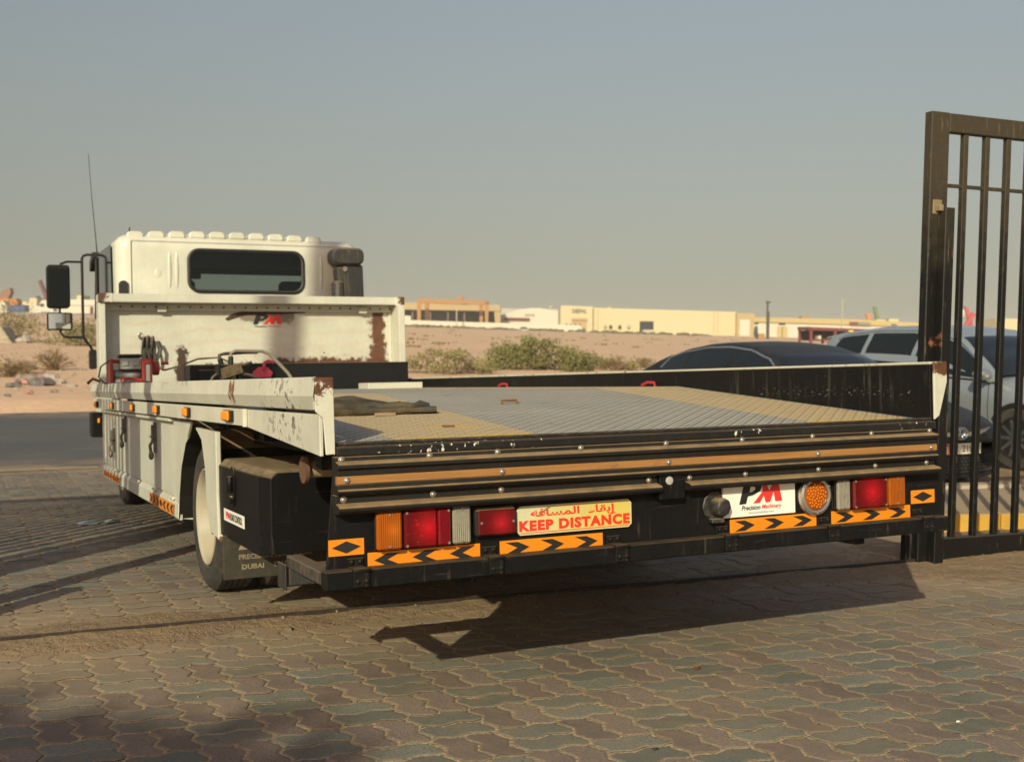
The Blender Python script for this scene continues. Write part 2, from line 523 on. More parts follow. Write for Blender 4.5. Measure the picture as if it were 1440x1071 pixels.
# loose stones and grit on the dirt
GRIT = plain('grit', (.17, .135, .09), .9, vary=.5, sc=20)
mb = MB(); rs = random.Random(5)
for q in range(2600):
    x = rs.uniform(-1, 6.6); t = rs.gauss(-.05, .17)
    if rs.random() < .12: t = rs.uniform(-1.6, 1.2)
    y = track_y(x) + t
    z = max(gz(x, y) + dirt_h(x, y), gz(x, y))
    s = rs.choice([.002, .002, .003, .003, .004, .006 if rs.random() < .4 else .003])
    if rs.random() < .004: s = rs.uniform(.010, .017)
    mb.blob((x, y, z + s * .35), s * rs.uniform(.8, 1.5), s * rs.uniform(.8, 1.5), s * .7, q, .5, 0, 5, 3)
o = mb.build('grit', GRIT, fix=False); tag(o, kind='stuff')

# gate track rail
STEELR = grimy('rail_steel', (.022, .015, .011), .6, .2, dust=.1, top=.08, dustcol=(.30, .19, .11))
mb = MB()
pts = [(x, track_y(x)) for x in np.arange(-6, 8.1, .5)]
prof = [(-.009, -.004), (-.009, .020), (-.006, .023), (.006, .023), (.009, .020), (.009, -.004)]
v = []; f = []; k = len(prof)
for x, y in pts:
    v += [(x, y + a, gz(x, y) + b) for a, b in prof]
for i in range(len(pts) - 1):
    for j in range(k - 1): f.append((i * k + j, (i + 1) * k + j, (i + 1) * k + j + 1, i * k + j + 1))
mb.add(v, f)
tag(mb.build('gate_track', STEELR, fix=False), 'rusty steel gate rail let into the ground across the yard entrance', 'rail')

# kerbs and the raised strip beyond the gate
CONC = grimy('kerb_concrete', (.40, .36, .29), .9, dust=.5)
YEL = grimy('kerb_yellow', (.55, .31, .03), .75, dust=.35, chips=.36, chipcol=(.35, .30, .22))
def slab_run(name, pts, w, z0, z1, mat, n_each, kname, gap=.008):
    """kerb stones set end to end along pts (near edge); returns the parent"""
    par = thing(name, (pts[0][0], pts[0][1], z0), None, None)
    par['kind'] = 'structure'
    a = Vector(pts[0]); b = Vector(pts[1]); d = (b - a); L = d.length; d.normalize(); nn = Vector((-d.y, d.x))
    if nn.y < 0: nn = -nn
    for i in range(n_each):
        s0 = L * i / n_each + gap / 2; s1 = L * (i + 1) / n_each - gap / 2
        q = [a + d * s0, a + d * s1, a + d * s1 + nn * w, a + d * s0 + nn * w]
        mbb = MB(); mbb.prism([tuple(p) for p in q], 'z', z0, z1)
        o = mbb.build(kname, mat, None, .012)
        o.parent = par; o.location = (-pts[0][0], -pts[0][1], -z0)
    return par
KA, KB = (5.74, 5.62), (8.1, 4.92)
slab_run('yellow_kerb', [KA, KB], .15, -.09, .105, YEL, 5, 'kerb_stone')
slab_run('far_kerb', [(6.25, 6.66), (9.6, 5.9)], .16, -.10, .125, CONC, 6, 'kerb_stone')
PVT = grimy('pavement_concrete', (.38, .33, .25), .9, dust=.6)
mb = MB(); mb.prism([(5.76, 5.78), (8.1, 5.08), (9.6, 5.9), (6.25, 6.655)], 'z', -.2, .098)
tag(mb.build('pavement', PVT), kind='structure')
mb = MB(); mb.prism([(6.4, 6.83), (9.7, 6.1), (40, 6.1), (40, 14.2), (6.4, 14.2)], 'z', -.9, -.31)
tag(mb.build('parking_ground', DIRT), kind='structure')
# ------------------------------------------------------------------ recovery truck (its own frame: x across, y forward, z up, origin at the rear left deck corner)
TM = Matrix(((.99998394, 0, -.00566838, 1.05712), (.00031314, .99847295, .05524192, 3.47915), (.00565972, -.05524281, .99845691, .93573), (0, 0, 0, 1)))
BASE = Vector((1.25, 2.4, -.80))
truck = bpy.data.objects.new('recovery_truck', None); COL.objects.link(truck)
truck.matrix_world = TM @ Matrix.Translation(BASE)
OFFSET[truck.name] = -BASE
tag(truck, 'white flatbed recovery truck with black tail panel and open tilting deck', 'tow truck')
def T(p): return TM @ Vector(p)
W = 2.5
# --- paints
WH = (.540, .540, .458)
WHITE = grimy('white_paint', WH, .42, dust=.28, chips=.245, streak=.16, top=.45, bump=.0015)
def rust_rail(m, c):
    n = m.noise(21, 5, .68); n2 = m.noise(5, 4, .6)
    e = m.mul(m.box((None, .15, .13), (None, .42, .19), .06), .60)
    e = m.math('MAXIMUM', e, m.mul(m.box((None, 1.10, .10), (None, 1.28, .25), .05), .90))
    k = m.rng(m.mul(e, m.math('ADD', n, m.mul(n2, .35))), .47, .61)
    c = m.mix(k, c, m.mix(n, (.06, .035, .028), (.27, .095, .035)))
    k2 = m.mul(m.rng(m.noise(26, 4, .65), .555, .58), m.box((None, .22, .02), (None, .68, .20), .10))
    c = m.mix(m.mul(m.rng(m.noise(20, 4, .6), .62, .65), m.box((None, 2.2, .19), (None, 6.4, .25), .03)), c, (.09, .06, .045))
    return m.mix(k2, c, (.035, .03, .028))
RAILW = grimy('rail_white', WH, .45, dust=.34, chips=.25, streak=.2, top=.5, wear=rust_rail, bump=.0015)
def rust_cap(m, c):
    n = m.noise(24, 5, .68)
    o = m.xyz()
    k = m.rng(m.math('ADD', n, m.rng(o[2], .10, .205, -.18, .26)), .62, .68)
    k = m.math('MAXIMUM', k, m.rng(m.math('ADD', n, m.rng(o[2], .03, -.03, -.22, .14)), .62, .67))
    return m.mix(k, c, m.mix(m.noise(60, 3, .6), (.045, .020, .012), (.15, .055, .024)))
CAPW = grimy('end_cap_white', WH, .5, dust=.4, chips=.3, top=.4, wear=rust_cap)
def head_wear(m, c):
    v = m.tc(); n = m.noise(9, 5, .65); n2 = m.noise(30, 4, .65)
    wav = m.n('ShaderNodeTexWave', bands_direction='Z'); m.put(wav.inputs[0], v)
    wav.inputs['Scale'].default_value = 3.2; wav.inputs['Distortion'].default_value = 9; wav.inputs['Detail'].default_value = 3; wav.inputs['Detail Scale'].default_value = .7
    c = m.mix(m.mul(m.rng(wav.outputs[1], .66, .9), m.rng(m.noise(2, 3, .6), .4, .6), .24), c, (.55, .34, .26))
    c = m.mix(m.mul(m.box((1.0, None, .15), (2.4, None, .50), .16), m.rng(n, .38, .62), .55), c, (.42, .36, .31))
    k = m.box((2.19, None, .14), (2.34, None, .87), .06)
    k = m.math('MAXIMUM', k, m.box((1.35, None, .12), (2.40, None, .425), .045))
    k = m.math('MAXIMUM', k, m.mul(m.box((.75, None, .12), (1.6, None, .40), .04), .75))
    k = m.rng(m.math('ADD', k, m.rng(m.noise(11, 6, .7), .25, .75, -.60, .50)), .40, .66)
    c = m.mix(k, c, m.mix(m.noise(14, 5, .7), (.035, .016, .012), (.19, .078, .04)))
    k = m.rng(m.math('ADD', m.box((1.08, None, .735), (1.56, None, .815), .05), m.rng(m.noise(8, 5, .65), .3, .7, -.5, .35)), .28, .50)
    c = m.mix(m.mul(k, .75), c, (.10, .07, .045))
    k = m.rng(m.math('ADD', m.box((.53, None, .2), (.66, None, .53), .06), m.rng(m.noise(13, 5, .65), .3, .7, -.5, .3)), .42, .60)
    c = m.mix(k, c, (.06, .035, .025))
    k = m.rng(m.vor(7), .055, .045)
    c = m.mix(m.mul(k, m.rng(n, .42, .5)), c, (.03, .028, .025))
    k = m.mul(m.rng(n2, .62, .66), m.box((.8, None, .14), (2.3, None, .42), .1))
    return m.mix(k, c, (.05, .042, .04))
HEADW = grimy('headboard_white', WH, .5, dust=.2, chips=.0, streak=.15, top=.4, wear=head_wear, bump=.0015)
CABW = grimy('cab_white', (.585, .58, .495), .22, dust=.06, chips=0, streak=.08, top=.2)
BLK = (.0065, .0065, .007)
def scuff(m, c):
    v = m.tc()
    s = m.noise(7, 3, .6, m.scale(v, (9, 9, .6))); s2 = m.noise(8, 2, .5, m.scale(v, (.7, 9, 14)))
    k = m.math('MAXIMUM', m.mul(m.rng(s, .61, .66), m.rng(m.noise(4, 3, .6), .45, .6)), m.mul(m.rng(s2, .66, .70), .6))
    return m.mix(m.mul(k, .20), c, (.18, .15, .11))
BLACK = grimy('black_paint', BLK, .5, dust=.028, chips=.28, chipcol=(.13, .10, .07), streak=.012, top=.22, wear=scuff, bump=.002, spec=.14)
def drips(m, c):
    c = scuff(m, c); v = m.tc()
    k = m.mul(m.rng(m.noise(34, 2, .5, m.scale(v, (1, 1, .05))), .60, .64), m.box((None, .15, .05), (None, 1.5, .21), .1), m.rng(m.noise(6, 3, .6), .35, .6))
    c = m.mix(m.mul(k, .10), c, (.36, .34, .29))
    k = m.mul(m.rng(m.noise(40, 3, .6, m.scale(v, (1, 1, 3))), .63, .66), m.box((None, .1, .10), (None, 1.1, .125), .02))
    return m.mix(m.mul(k, .8), c, (.40, .37, .31))
BLACKR = grimy('black_rail', BLK, .5, dust=.02, chips=.285, chipcol=(.26, .23, .19), streak=.015, top=.5, wear=drips, spec=.14)
def white_chip(m, c):
    n = m.noise(62, 3, .6, m.scale(m.tc(), (1, 1, .6)))
    big = m.math('MAXIMUM', m.box((-.1, None, None), (.85, None, None), .25), m.math('MAXIMUM', m.mul(m.box((1.35, None, None), (1.75, None, None), .1), .96), m.box((2.2, None, None), (2.5, None, None), .1)))
    k = m.rng(m.mul(n, m.fmix(big, .70, 1.0)), .630, .655)
    return m.mix(k, c, (.62, .60, .52))
BEAM = grimy('beam_black', BLK, .4, dust=.04, chips=.0, streak=.02, top=.2, wear=white_chip, bump=.002)
RUBBER = grimy('black_rubber', (.009, .008, .007), .7, dust=.05, top=1.0, streak=.015, dustcol=(.30, .20, .10), bump=.002, spec=.3)
m = N('wood_strip', .75, 0, .25)
v = m.scale(m.tc(), (.5, 10, 10))
c = m.mix(m.rng(m.noise(5, 4, .6, v), .3, .7), (.36, .18, .06), (.26, .12, .04))
c = m.mix(m.rng(m.noise(26, 4, .7), .58, .72, 0, .6), c, (.15, .085, .045))
m.color(c).bump(m.noise(12, 3, .6, v), .003); WOOD = m.mat
RUSTM = grimy('rusty_steel', (.13, .06, .035), .85, dust=.5, top=.5, vary=.4)
STEEL = grimy('bare_steel', (.34, .32, .29), .45, .7, dust=.35, top=.3)
BOLT = grimy('bolt_steel', (.46, .43, .38), .35, .85, dust=.2, top=.2)
CHROME = plain('chrome_ring', (.62, .60, .56), .22, .9)
DARKM = grimy('chassis_black', (.008, .008, .008), .75, dust=.1, top=.2, spec=.2)
TYRE = grimy('tyre_rubber', (.022, .021, .020), .85, dust=.55, top=.5, dustcol=(.23, .17, .11), bump=.003)
RIM = grimy('rim_cream', (.36, .33, .255), .5, dust=.6, streak=.25, top=.3)
TAN = grimy('dusty_pipe', (.30, .22, .13), .8, dust=.6, top=.6)
# --- deck: tread plate with yellow wheel lanes under blown dust
m = N('tread_plate', .75, .0, .12)
v = m.tc(); o = m.xyz()
base = m.mix(m.rng(m.noise(2, 4, .6), .3, .7), (.33, .325, .295), (.45, .44, .40))
edge = m.mul(m.noise(12, 4, .6, m.scale(v, (1, 1, 0))), .03)
def lane(x0, x1):
    e = m.math('ADD', o[0], m.math('SUBTRACT', edge, .015))
    return m.mul(m.rng(e, x0, x0 + .004), m.rng(e, x1 + .004, x1), m.rng(o[1], .055, .06))
lanes = m.math('MAXIMUM', lane(.23, .745), lane(1.955, 2.44))
yel = m.mix(m.rng(m.noise(7, 5, .65), .35, .7), (.57, .46, .27), (.50, .40, .25))
lip = m.math('MAXIMUM', m.rng(o[1], .17, .10), m.rng(m.vor(1.0, m.scale(v, (14, 18, 0), (-.54 * 14 - 0, -.39 * 18, 0))), .9, .2, 0, 0))
dust_y = m.mix(m.mul(lip, m.rng(m.noise(18, 4, .6), .3, .6)), (.55, .395, .20), (.60, .40, .12))
yel = m.mix(.6, yel, dust_y)
c = m.mix(lanes, base, yel)
dn = m.math('ADD', m.mul(m.noise(3.3, 5, .62), .8), m.mul(m.noise(30, 3, .6), .25))
c = m.mix(m.mul(m.rng(dn, .36, .78, .25, .72), m.fmix(lanes, 1.0, .45)), c, (.45, .37, .255))
c = m.mix(m.mul(m.rng(m.noise(5, 4, .65, m.scale(v, (.4, 2.5, 1))), .60, .72), .6), c, (.18, .13, .085))
c = m.mix(m.mul(m.rng(m.noise(9, 4, .7), .68, .72), .7), c, RUST)
m.color(c)
# lozenge pattern of the tread: two sets of short ribs at right angles
def ribs(rot, off):
    q = m.scale(v, (1, 1, 0), (off, off * .5, 0), (0, 0, rot))
    x = m.xyz(q)
    a = m.math('PINGPONG', x[0], .021); b = m.math('PINGPONG', x[1], .0105)
    return m.mul(m.rng(a, .0185, .0145), m.rng(b, .0025, .0060))
h = m.math('MAXIMUM', ribs(R(45), 0), ribs(R(-45), .011))
m.bump(h, .005, 1.0)
steel = m.mix(h, m.mix(lanes, (.165, .172, .180), (.26, .185, .095)), c)
c2 = m.mix(m.fmix(lanes, .85, .14), c, steel)
hole = m.mul(m.box((.46, .36, None), (.64, .42, None), .02), m.rng(m.noise(22, 3, .6), .35, .5))
edge_y = m.mul(lanes, m.math('MAXIMUM', m.mul(m.rng(o[1], .16, .11), m.rng(m.noise(16, 4, .6), .40, .55)), m.mul(hole, .9)))
c2 = m.mix(m.mul(edge_y, .85), c2, (.70, .42, .05)); m.color(c2)
TREAD = m.mat
def dk(y): return .145 * y / 1.8 if y < 1.8 else .145 + .002 * (y - 1.8)
for y0, y1 in ((0.0, .799), (.807, 1.797), (1.803, 3.25), (3.256, 4.7), (4.706, 6.0)):
    x0 = -.006
    mb = MB(); mb.prism([(y0, dk(y0)), (y1, dk(y1)), (y1, dk(y1) - .02), (y0, dk(y0) - .02)], 'x', x0, 2.472)
    mb.build('deck_plate', TREAD, truck)
SEAMB = plain('seam_black', (.012, .010, .008), .9)
for y in (.803, 1.80):
    mb = MB(); mb.box(0, 2.47, y - .006, y + .006, dk(y) - .03, dk(y) - .0012); mb.build('deck_seam', SEAMB, truck)
mb = MB()
for k in range(7):
    y = .5 + k * .85
    mb.box(.1, 2.4, y, y + .08, dk(y) - .15, dk(y) - .03)
mb.box(.22, .30, .1, 6.0, -.08, -.03); mb.box(2.42, 2.47, .1, 6.0, -.08, -.03)
mb.build('deck_crossmembers', DARKM, truck)
for x in (.72, 1.65):
    mb = MB(); mb.box(x, x + .09, .35, 8.2, -.40, -.16); mb.build('chassis_rail', DARKM, truck, .006)
mb = MB(); mb.box(.95, 1.225, .9, 1.15, -.615, -.47); mb.build('tow_crossmember', RUSTM, truck, .01)
mb = MB(); mb.box(1.45, 1.77, .9, 1.1, -.615, -.50); mb.build('hanger_block', RUSTM, truck, .01)
mb = MB(); mb.box(.10, 2.38, 2.25, 2.43, -.52, -.36); mb.blob((1.2, 2.34, -.45), .28, .3, .22, 3, .1, 0, 12, 8, True); mb.build('rear_axle', DARKM, truck)
mb = MB(); mb.box(.3, 2.2, 6.9, 7.1, -.55, -.42); mb.box(.8, 1.6, 5.6, 7.9, -.50, -.2); mb.build('engine_block', DARKM, truck)
# deck fittings
mb = MB(); mb.box(.52, .56, .375, .405, dk(.39) - .002, dk(.39) + .006); mb.build('lashing_slot', RUSTM, truck)
mb = MB(); mb.tube([(1.10, 1.13, .092), (1.10, 1.13, .107), (1.17, 1.135, .108), (1.18, 1.13, .093)], .006, 6); mb.build('lashing_ring', RUSTM, truck)
# --- rear edge
mb = MB(); mb.prism([(-.028, -.003), (.004, .002), (.03, .005), (.03, -.03), (-.028, -.030)], 'x', -.004, 2.475); mb.build('rear_beam', BEAM, truck, .003)
mb = MB(); mb.box(-.006, 2.474, -.004, .022, .0045, .0115); mb.build('edge_strip', grimy('edge_black', (.02, .018, .016), .6, dust=.3, top=.35, chips=.36, chipcol=(.15, .06, .03)), truck)
mb = MB(); mb.prism([(-.004, -.03), (2.505, -.03), (2.528, -.44), (-.042, -.44)], 'y', 0.0, .012); mb.build('tail_panel', BLACK, truck, .002)
prof = [(0, -.031), (-.036, -.032), (-.040, -.046), (-.064, -.050), (-.070, -.055), (-.070, -.066), (-.058, -.072), (-.058, -.089), (-.030, -.0895), (-.030, -.1155), (-.056, -.116), (-.060, -.131), (-.068, -.134), (-.068, -.139), (-.058, -.147), (0, -.148)]
mb = MB(); mb.prism(prof[::-1], 'x', -.013, 2.446); mb.build('upper_rubber_moulding', RUBBER, truck, .0012)
mb = MB(); mb.box(-.012, 2.445, -.060, -.0305, -.1150, -.0900); mb.build('wood_rub_strip', WOOD, truck, .002)
prof = [(0, -.149), (-.034, -.150), (-.038, -.176), (-.066, -.181), (-.074, -.187), (-.074, -.196), (-.062, -.206), (-.02, -.208), (0, -.207)]
for x0, x1 in ((-.014, 1.150), (1.266, 2.452)):
    mb = MB(); mb.prism(prof[::-1], 'x', x0, x1); mb.build('lower_rubber_moulding', RUBBER, truck, .0012)
bm_ = MB(); bm_.lathe([(0, .0), (0, .0105), (-.0022, .0105), (-.003, .0078), (-.0062, .0065), (-.0075, .003), (-.0068, 0)], (0, 0, 0), 'y', 12); 
bolt_me = bm_.mesh('bolt', BOLT, 0, 50)
dark_bolt = bm_.mesh('bolt', BLACK, 0, 50)
bs = [(.006, -.0385, -.0395), (.297, -.0385, -.040), (.536, -.0385, -.039), (.846, -.0385, -.039), (1.188, -.0385, -.038), (1.515, -.0385, -.038), (1.838, -.0385, -.038), (2.126, -.0385, -.038), (2.426, -.0385, -.038)]
bs += [(x, -.0605, -.1025) for x in (.016, .541, 1.183, 1.845, 2.411)]
bs += [(x, -.0365, -.163) for x in (.011, .307, .547, 1.115, 1.285, 1.528, 1.865, 2.144, 2.408)]
for p in bs:
    o = link('bolt', bolt_me, truck); o.location = Vector(p) - BASE
# centre bracket with its reflector
mb = MB(); mb.box(1.156, 1.260, -.045, -.001, -.235, -.149); br = mb.build('centre_bracket', BLACK, truck, .003)
mb = MB(); mb.lathe([(0, .0), (0, .0145), (-.004, .0145), (-.005, .012), (-.005, 0)], (1.193, -.046, -.168), 'y', 16); mb.build('round_reflector', plain('reflector_grey', (.42, .40, .37), .4), br)
# bumper and hinges
mb = MB(); mb.box(-.055, 2.502, -.058, -.001, -.4375, -.379); mb.build('bumper_bar', BLACK, truck, .004)
hin = MB(); hin.box(-.026, .026, -.008, 0, .004, .030); hin.box(-.026, .026, -.068, -.0595, -.052, -.004); hin.tube([(-.028, -.064, .0), (.028, -.064, .0)], .009, 8); hin.box(-.024, .024, -.064, -.0, -.003, .005)
hin_me = hin.mesh('hinge', BLACK, .002)
for x in (.055, .512, .985, 1.442, 1.911, 2.385):
    hg = link('hinge', hin_me, truck); hg.location = Vector((x, -.001, -.380)) - BASE
    for dx in (-.014, .014):
        for y, z in ((-.0085, .018), (-.069, -.034)):
            o = link('bolt', dark_bolt, hg); o.location = (dx, y, z); o.scale = (.72, .8, .72)
# retro-reflective stickers
ORA = plain('reflective_orange', (.72, .225, .006), .45, vary=.04)
PRINT = plain('print_black', (.012, .012, .012), .6)
def chevrons(x0, x1, z0, z1, n, way, y=-.0035, name='chevron_sticker', mats=None, face='y', size=.68):
    mb = MB()
    def Pt(x, z, d=0): return (x, y - d, z) if face == 'y' else (y - d, x, z)
    mb.add([Pt(x0, z0), Pt(x1, z0), Pt(x1, z1), Pt(x0, z1)], [(0, 1, 2, 3)])
    c = (x1 - x0) / n; h = (z1 - z0) * .37; zc = (z0 + z1) / 2
    for i in range(n):
        cx = x0 + c * (i + .5); w = c * size / 2; s = way if not callable(way) else way(i)
        if s == 0:
            pl = [(-w, 0), (0, h), (w, 0), (0, -h)]
        else:
            pl = [(-w, h), (.02 * w, h), (w, 0), (.02 * w, -h), (-w, -h), (-.02 * w, 0)]
            pl = [(a * s, b) for a, b in pl]
        k = len(pl)
        vs = [Pt(cx + a, zc + b, .0012) for a, b in pl]
        fs = [(0, 1, 2, 3)] if s == 0 else [(0, 1, 2, 5), (5, 2, 3, 4)]
        mb.add(vs, fs, 1)
    return mb.build(name, [ORA, PRINT], truck, fix=False)
chevrons(.096, .482, -.3885, -.3375, 3, -1)
chevrons(.553, .945, -.3885, -.3365, 3, 1)
chevrons(1.479, 1.879, -.381, -.330, 3, 1)
chevrons(1.951, 2.351, -.381, -.330, 3, 1)
chevrons(-.030, .085, -.340, -.289, 1, 0, name='diamond_sticker', size=.82)
chevrons(2.356, 2.482, -.328, -.275, 1, 0, name='diamond_sticker', size=.82)
# lamps
def lens(name, col, rough=.25, glow=None, strength=0, ribs=True, dirt=.3):
    m = N(name, rough, 0, .22)
    o = m.xyz()
    c = m.mix(m.mul(m.rng(m.noise(50, 4, .65), .45, .75), dirt), col, tuple(q * .35 + .02 for q in col))
    c = m.mix(m.mul(m.rng(m.noise(75, 3, .6), .66, .71), .10), c, (.4, .36, .3))
    m.color(c)
    if ribs:
        a = m.math('SINE', m.math('MULTIPLY', o[0], 900.0)); b = m.math('SINE', m.math('MULTIPLY', o[2], 900.0 if ribs == 2 else .01))
        c = m.mix(m.rng(m.math('ADD', a, b), -.6, 1.6, 0, .10 if ribs == 2 else .34), c, tuple(q * .45 for q in col)); m.color(c)
        m.bump(m.math('ADD', a, b), .0002 if ribs == 2 else .0006)
    if glow:
        d = None
        for (x, z, rr) in glow:
            q = m.math('ADD', m.math('POWER', m.math('SUBTRACT', o[0], x), 2.0), m.math('POWER', m.math('SUBTRACT', o[2], z), 2.0))
            g = m.math('POWER', m.rng(m.math('SQRT', q), rr, 0.0), 2.0)
            d = g if d is None else m.math('MAXIMUM', d, g)
        m.put(m.b.inputs['Emission Color'], col if len(col) == 4 else tuple(col) + (1,))
        m.put(m.b.inputs['Emission Strength'], m.mul(d, strength))
    return m.mat
REDC = (.10, .001, .002); AMBC = (.34, .080, .004)
RED_L = lens('red_lens', REDC, .38, [(.288, -.268, .085), (2.12, -.264, .085), (.25, -.255, .018)], 6.0, 2)
RED_S = lens('small_red_lens', (.10, .002, .003), .4, [(.545, -.272, .065)], 5.0, 2)
RED_R = lens('red_reflector', (.15, .001, .005), .4, None, 0, 2)
AMB_L = lens('amber_lens', AMBC, .25, [(.170, -.268, .05)], .8, 1)
CLR_L = lens('clear_lens', (.27, .25, .20), .2, None, 0, 1, .45)
SCREW = plain('screw_head', (.45, .42, .38), .3, .8)
sc_ = MB(); sc_.lathe([(0, 0), (0, .0048), (-.003, .004), (-.0035, 0)], (0, 0, 0), 'y', 10); screw_me = sc_.mesh('screw', SCREW)
def lamp_block(name, x0, x1, z0, z1, mat, screws, y=-.046, split=None):
    b = MB(); b.box(x0 - .002, x1 + .002, -.022, -.0005, z0 - .002, z1 + .002); par = b.build(name, BLACK, truck, .003)
    xs_ = [(x0, x1, mat)] if split is None else [(x0, split - .002, mat), (split + .002, x1, RED_R)]
    for a, bb, mt in xs_:
        l = MB(); l.box(a, bb, y, -.0225, z0, z1); l.build('lens', mt, par, .006)
    for (x, z) in screws:
        o = link('screw', screw_me, par); o.location = (x, y - .0002, z)
    return par
lamp_block('turn_lamp', .116, .1985, -.329, -.209, AMB_L, [(.157, -.219), (.157, -.319)])
lamp_block('tail_lamp', .2065, .3655, -.329, -.209, RED_L, [(.214, -.218), (.356, -.218), (.214, -.321), (.356, -.321)], split=.318)
lamp_block('reversing_lamp', .374, .437, -.329, -.209, CLR_L, [(.405, -.218), (.405, -.32)], -.040)
lamp_block('reversing_lamp', 1.956, 2.018, -.324, -.209, CLR_L, [(1.987, -.218), (1.987, -.315)], -.040)
lamp_block('tail_lamp', 2.029, 2.197, -.324, -.209, RED_L, [(2.037, -.218), (2.188, -.218), (2.037, -.316), (2.188, -.316)])
lamp_block('turn_lamp', 2.207, 2.290, -.324, -.209, AMB_L, [(2.248, -.218), (2.248, -.315)])
mb = MB(); mb.box(.457, .604, -.030, -.0005, -.315, -.221); fog = mb.build('fog_lamp', RUBBER, truck, .008)
mb = MB(); mb.box(.464, .597, -.040, -.0305, -.309, -.227); mb.build('lens', RED_S, fog, .006)
for x in (.473, .588):
    o = link('screw', screw_me, fog); o.location = (x, -.0402, -.268)
mb = MB(); mb.lathe([(-.001, .0), (-.001, .074), (-.012, .077), (-.022, .073), (-.026, .064), (-.024, .056), (-.016, .0535), (-.012, .0530)], (1.866, 0, -.264), 'y', 40); rl = mb.build('strobe_lamp', CHROME, truck, fix=False)
mb = MB(); mb.lathe([(-.012, .0535), (-.019, .0525), (-.023, .045), (-.0245, 0)], (1.866, 0, -.264), 'y', 32)
LED = lens('led_amber', (.30, .065, .003), .22, None, 0, False, .1); mb.build('lens', LED, rl, fix=False)
LEDB = N('led_bright', .15, 0, .8); LEDB.color((.62, .17, .010)); LEDB.put(LEDB.b.inputs['Emission Color'], (1, .30, .02, 1)); LEDB.put(LEDB.b.inputs['Emission Strength'], .10)
mb = MB(); rs = random.Random(2)
for k in range(46):
    rr = .047 * math.sqrt((k + .5) / 46); a = k * 2.39996
    mb.blob((1.866 + rr * math.cos(a), -.0238, -.264 + rr * math.sin(a)), .0040, .0032, .0040, k, .1, 0, 6, 4, True)
o = mb.build('led_domes', LEDB.mat, rl, fix=False); o['kind'] = 'stuff'
for a in (30, 150, 270):
    o = link('screw', screw_me, rl); o.location = (1.866 + .066 * math.cos(R(a)), -.0262, -.264 + .066 * math.sin(R(a)))
# junction socket beside the plate
mb = MB(); mb.tube([(1.412, -.001, -.275), (1.412, -.008, -.275)], .052, 10); mb.tube([(1.412, -.008, -.275), (1.420, -.050, -.277), (1.421, -.058, -.278)], [.034, .035, .029], 8)
mb.box(1.385, 1.440, -.030, -.002, -.335, -.318)
mb.build('trailer_socket', grimy('socket_grey', (.016, .018, .020), .5, dust=.22, top=.7), truck, .003)
# company plate
PLW = grimy('plate_white', (.78, .77, .71), .4, dust=.10, top=.2, streak=.06)
REDP_ = plain('print_red', (.72, .035, .03), .45, vary=.04)
mb = MB(); mb.box(1.447, 1.776, -.009, -.001, -.3225, -.196); plate = mb.build('company_plate', PLW, truck, .001)
def pm_logo(mb, x0, x1, z0, z1, y, mk=0, mr=1, sh=0):
    # outlines in a 0..450 x 0..245 box
    p_out = [(0, 0), (72, 5), (92, 88), (150, 100), (215, 140), (240, 190), (228, 228), (190, 243), (55, 243)]
    Pk = lambda a, b, d=0: (x0 + a / 450 * (x1 - x0), y - d, z0 + b / 245 * (z1 - z0))
    vs = [Pk(*q) for q in p_out]
    hole = [(108, 135), (142, 142), (166, 165), (170, 186), (155, 196), (122, 196)]
    # the P as quads around its counter
    seq_o = [(92, 88), (150, 100), (215, 140), (240, 190), (228, 228), (190, 243), (96, 243)]
    seq_h = [(108, 135), (142, 142), (166, 160), (172, 180), (164, 194), (150, 197), (122, 197)]
    mb.add([Pk(0, 0), Pk(72, 5), Pk(92, 88), Pk(108, 135), Pk(122, 197), Pk(96, 243), Pk(55, 243)], [(0, 1, 2, 3, 4, 5, 6)], mk)
    vs = [Pk(*q) for q in seq_o] + [Pk(*q) for q in seq_h]
    mb.add(vs, [(i, i + 1, 8 + i, 7 + i) for i in range(6)], mk)
    M_ = [(145, 4), (248, 141), (240, 227), (290, 228), (315, 136), (357, 231), (415, 230), (450, 13), (377, 10), (360, 123), (323, 9), (275, 5), (257, 87), (213, 5)]
    mb.add([Pk(a, b, .0004) for a, b in M_], [tuple(range(14))], mr)
mb = MB(); pm_logo(mb, 1.518, 1.714, -.2775, -.199, -.0098)
lettering(mb, 'Precision', 1.528, 1.614, -.2995, -.2820, -.0098, .028, .25, 0)
lettering(mb, 'Machinery', 1.620, 1.712, -.3025, -.2820, -.0098, .028, .25, 1)
lettering(mb, 'www.pmdubai.com', 1.560, 1.676, -.3145, -.3060, -.0098, .005, .1, 0)
mb.build('print', [PRINT, REDP_], plate, fix=False)
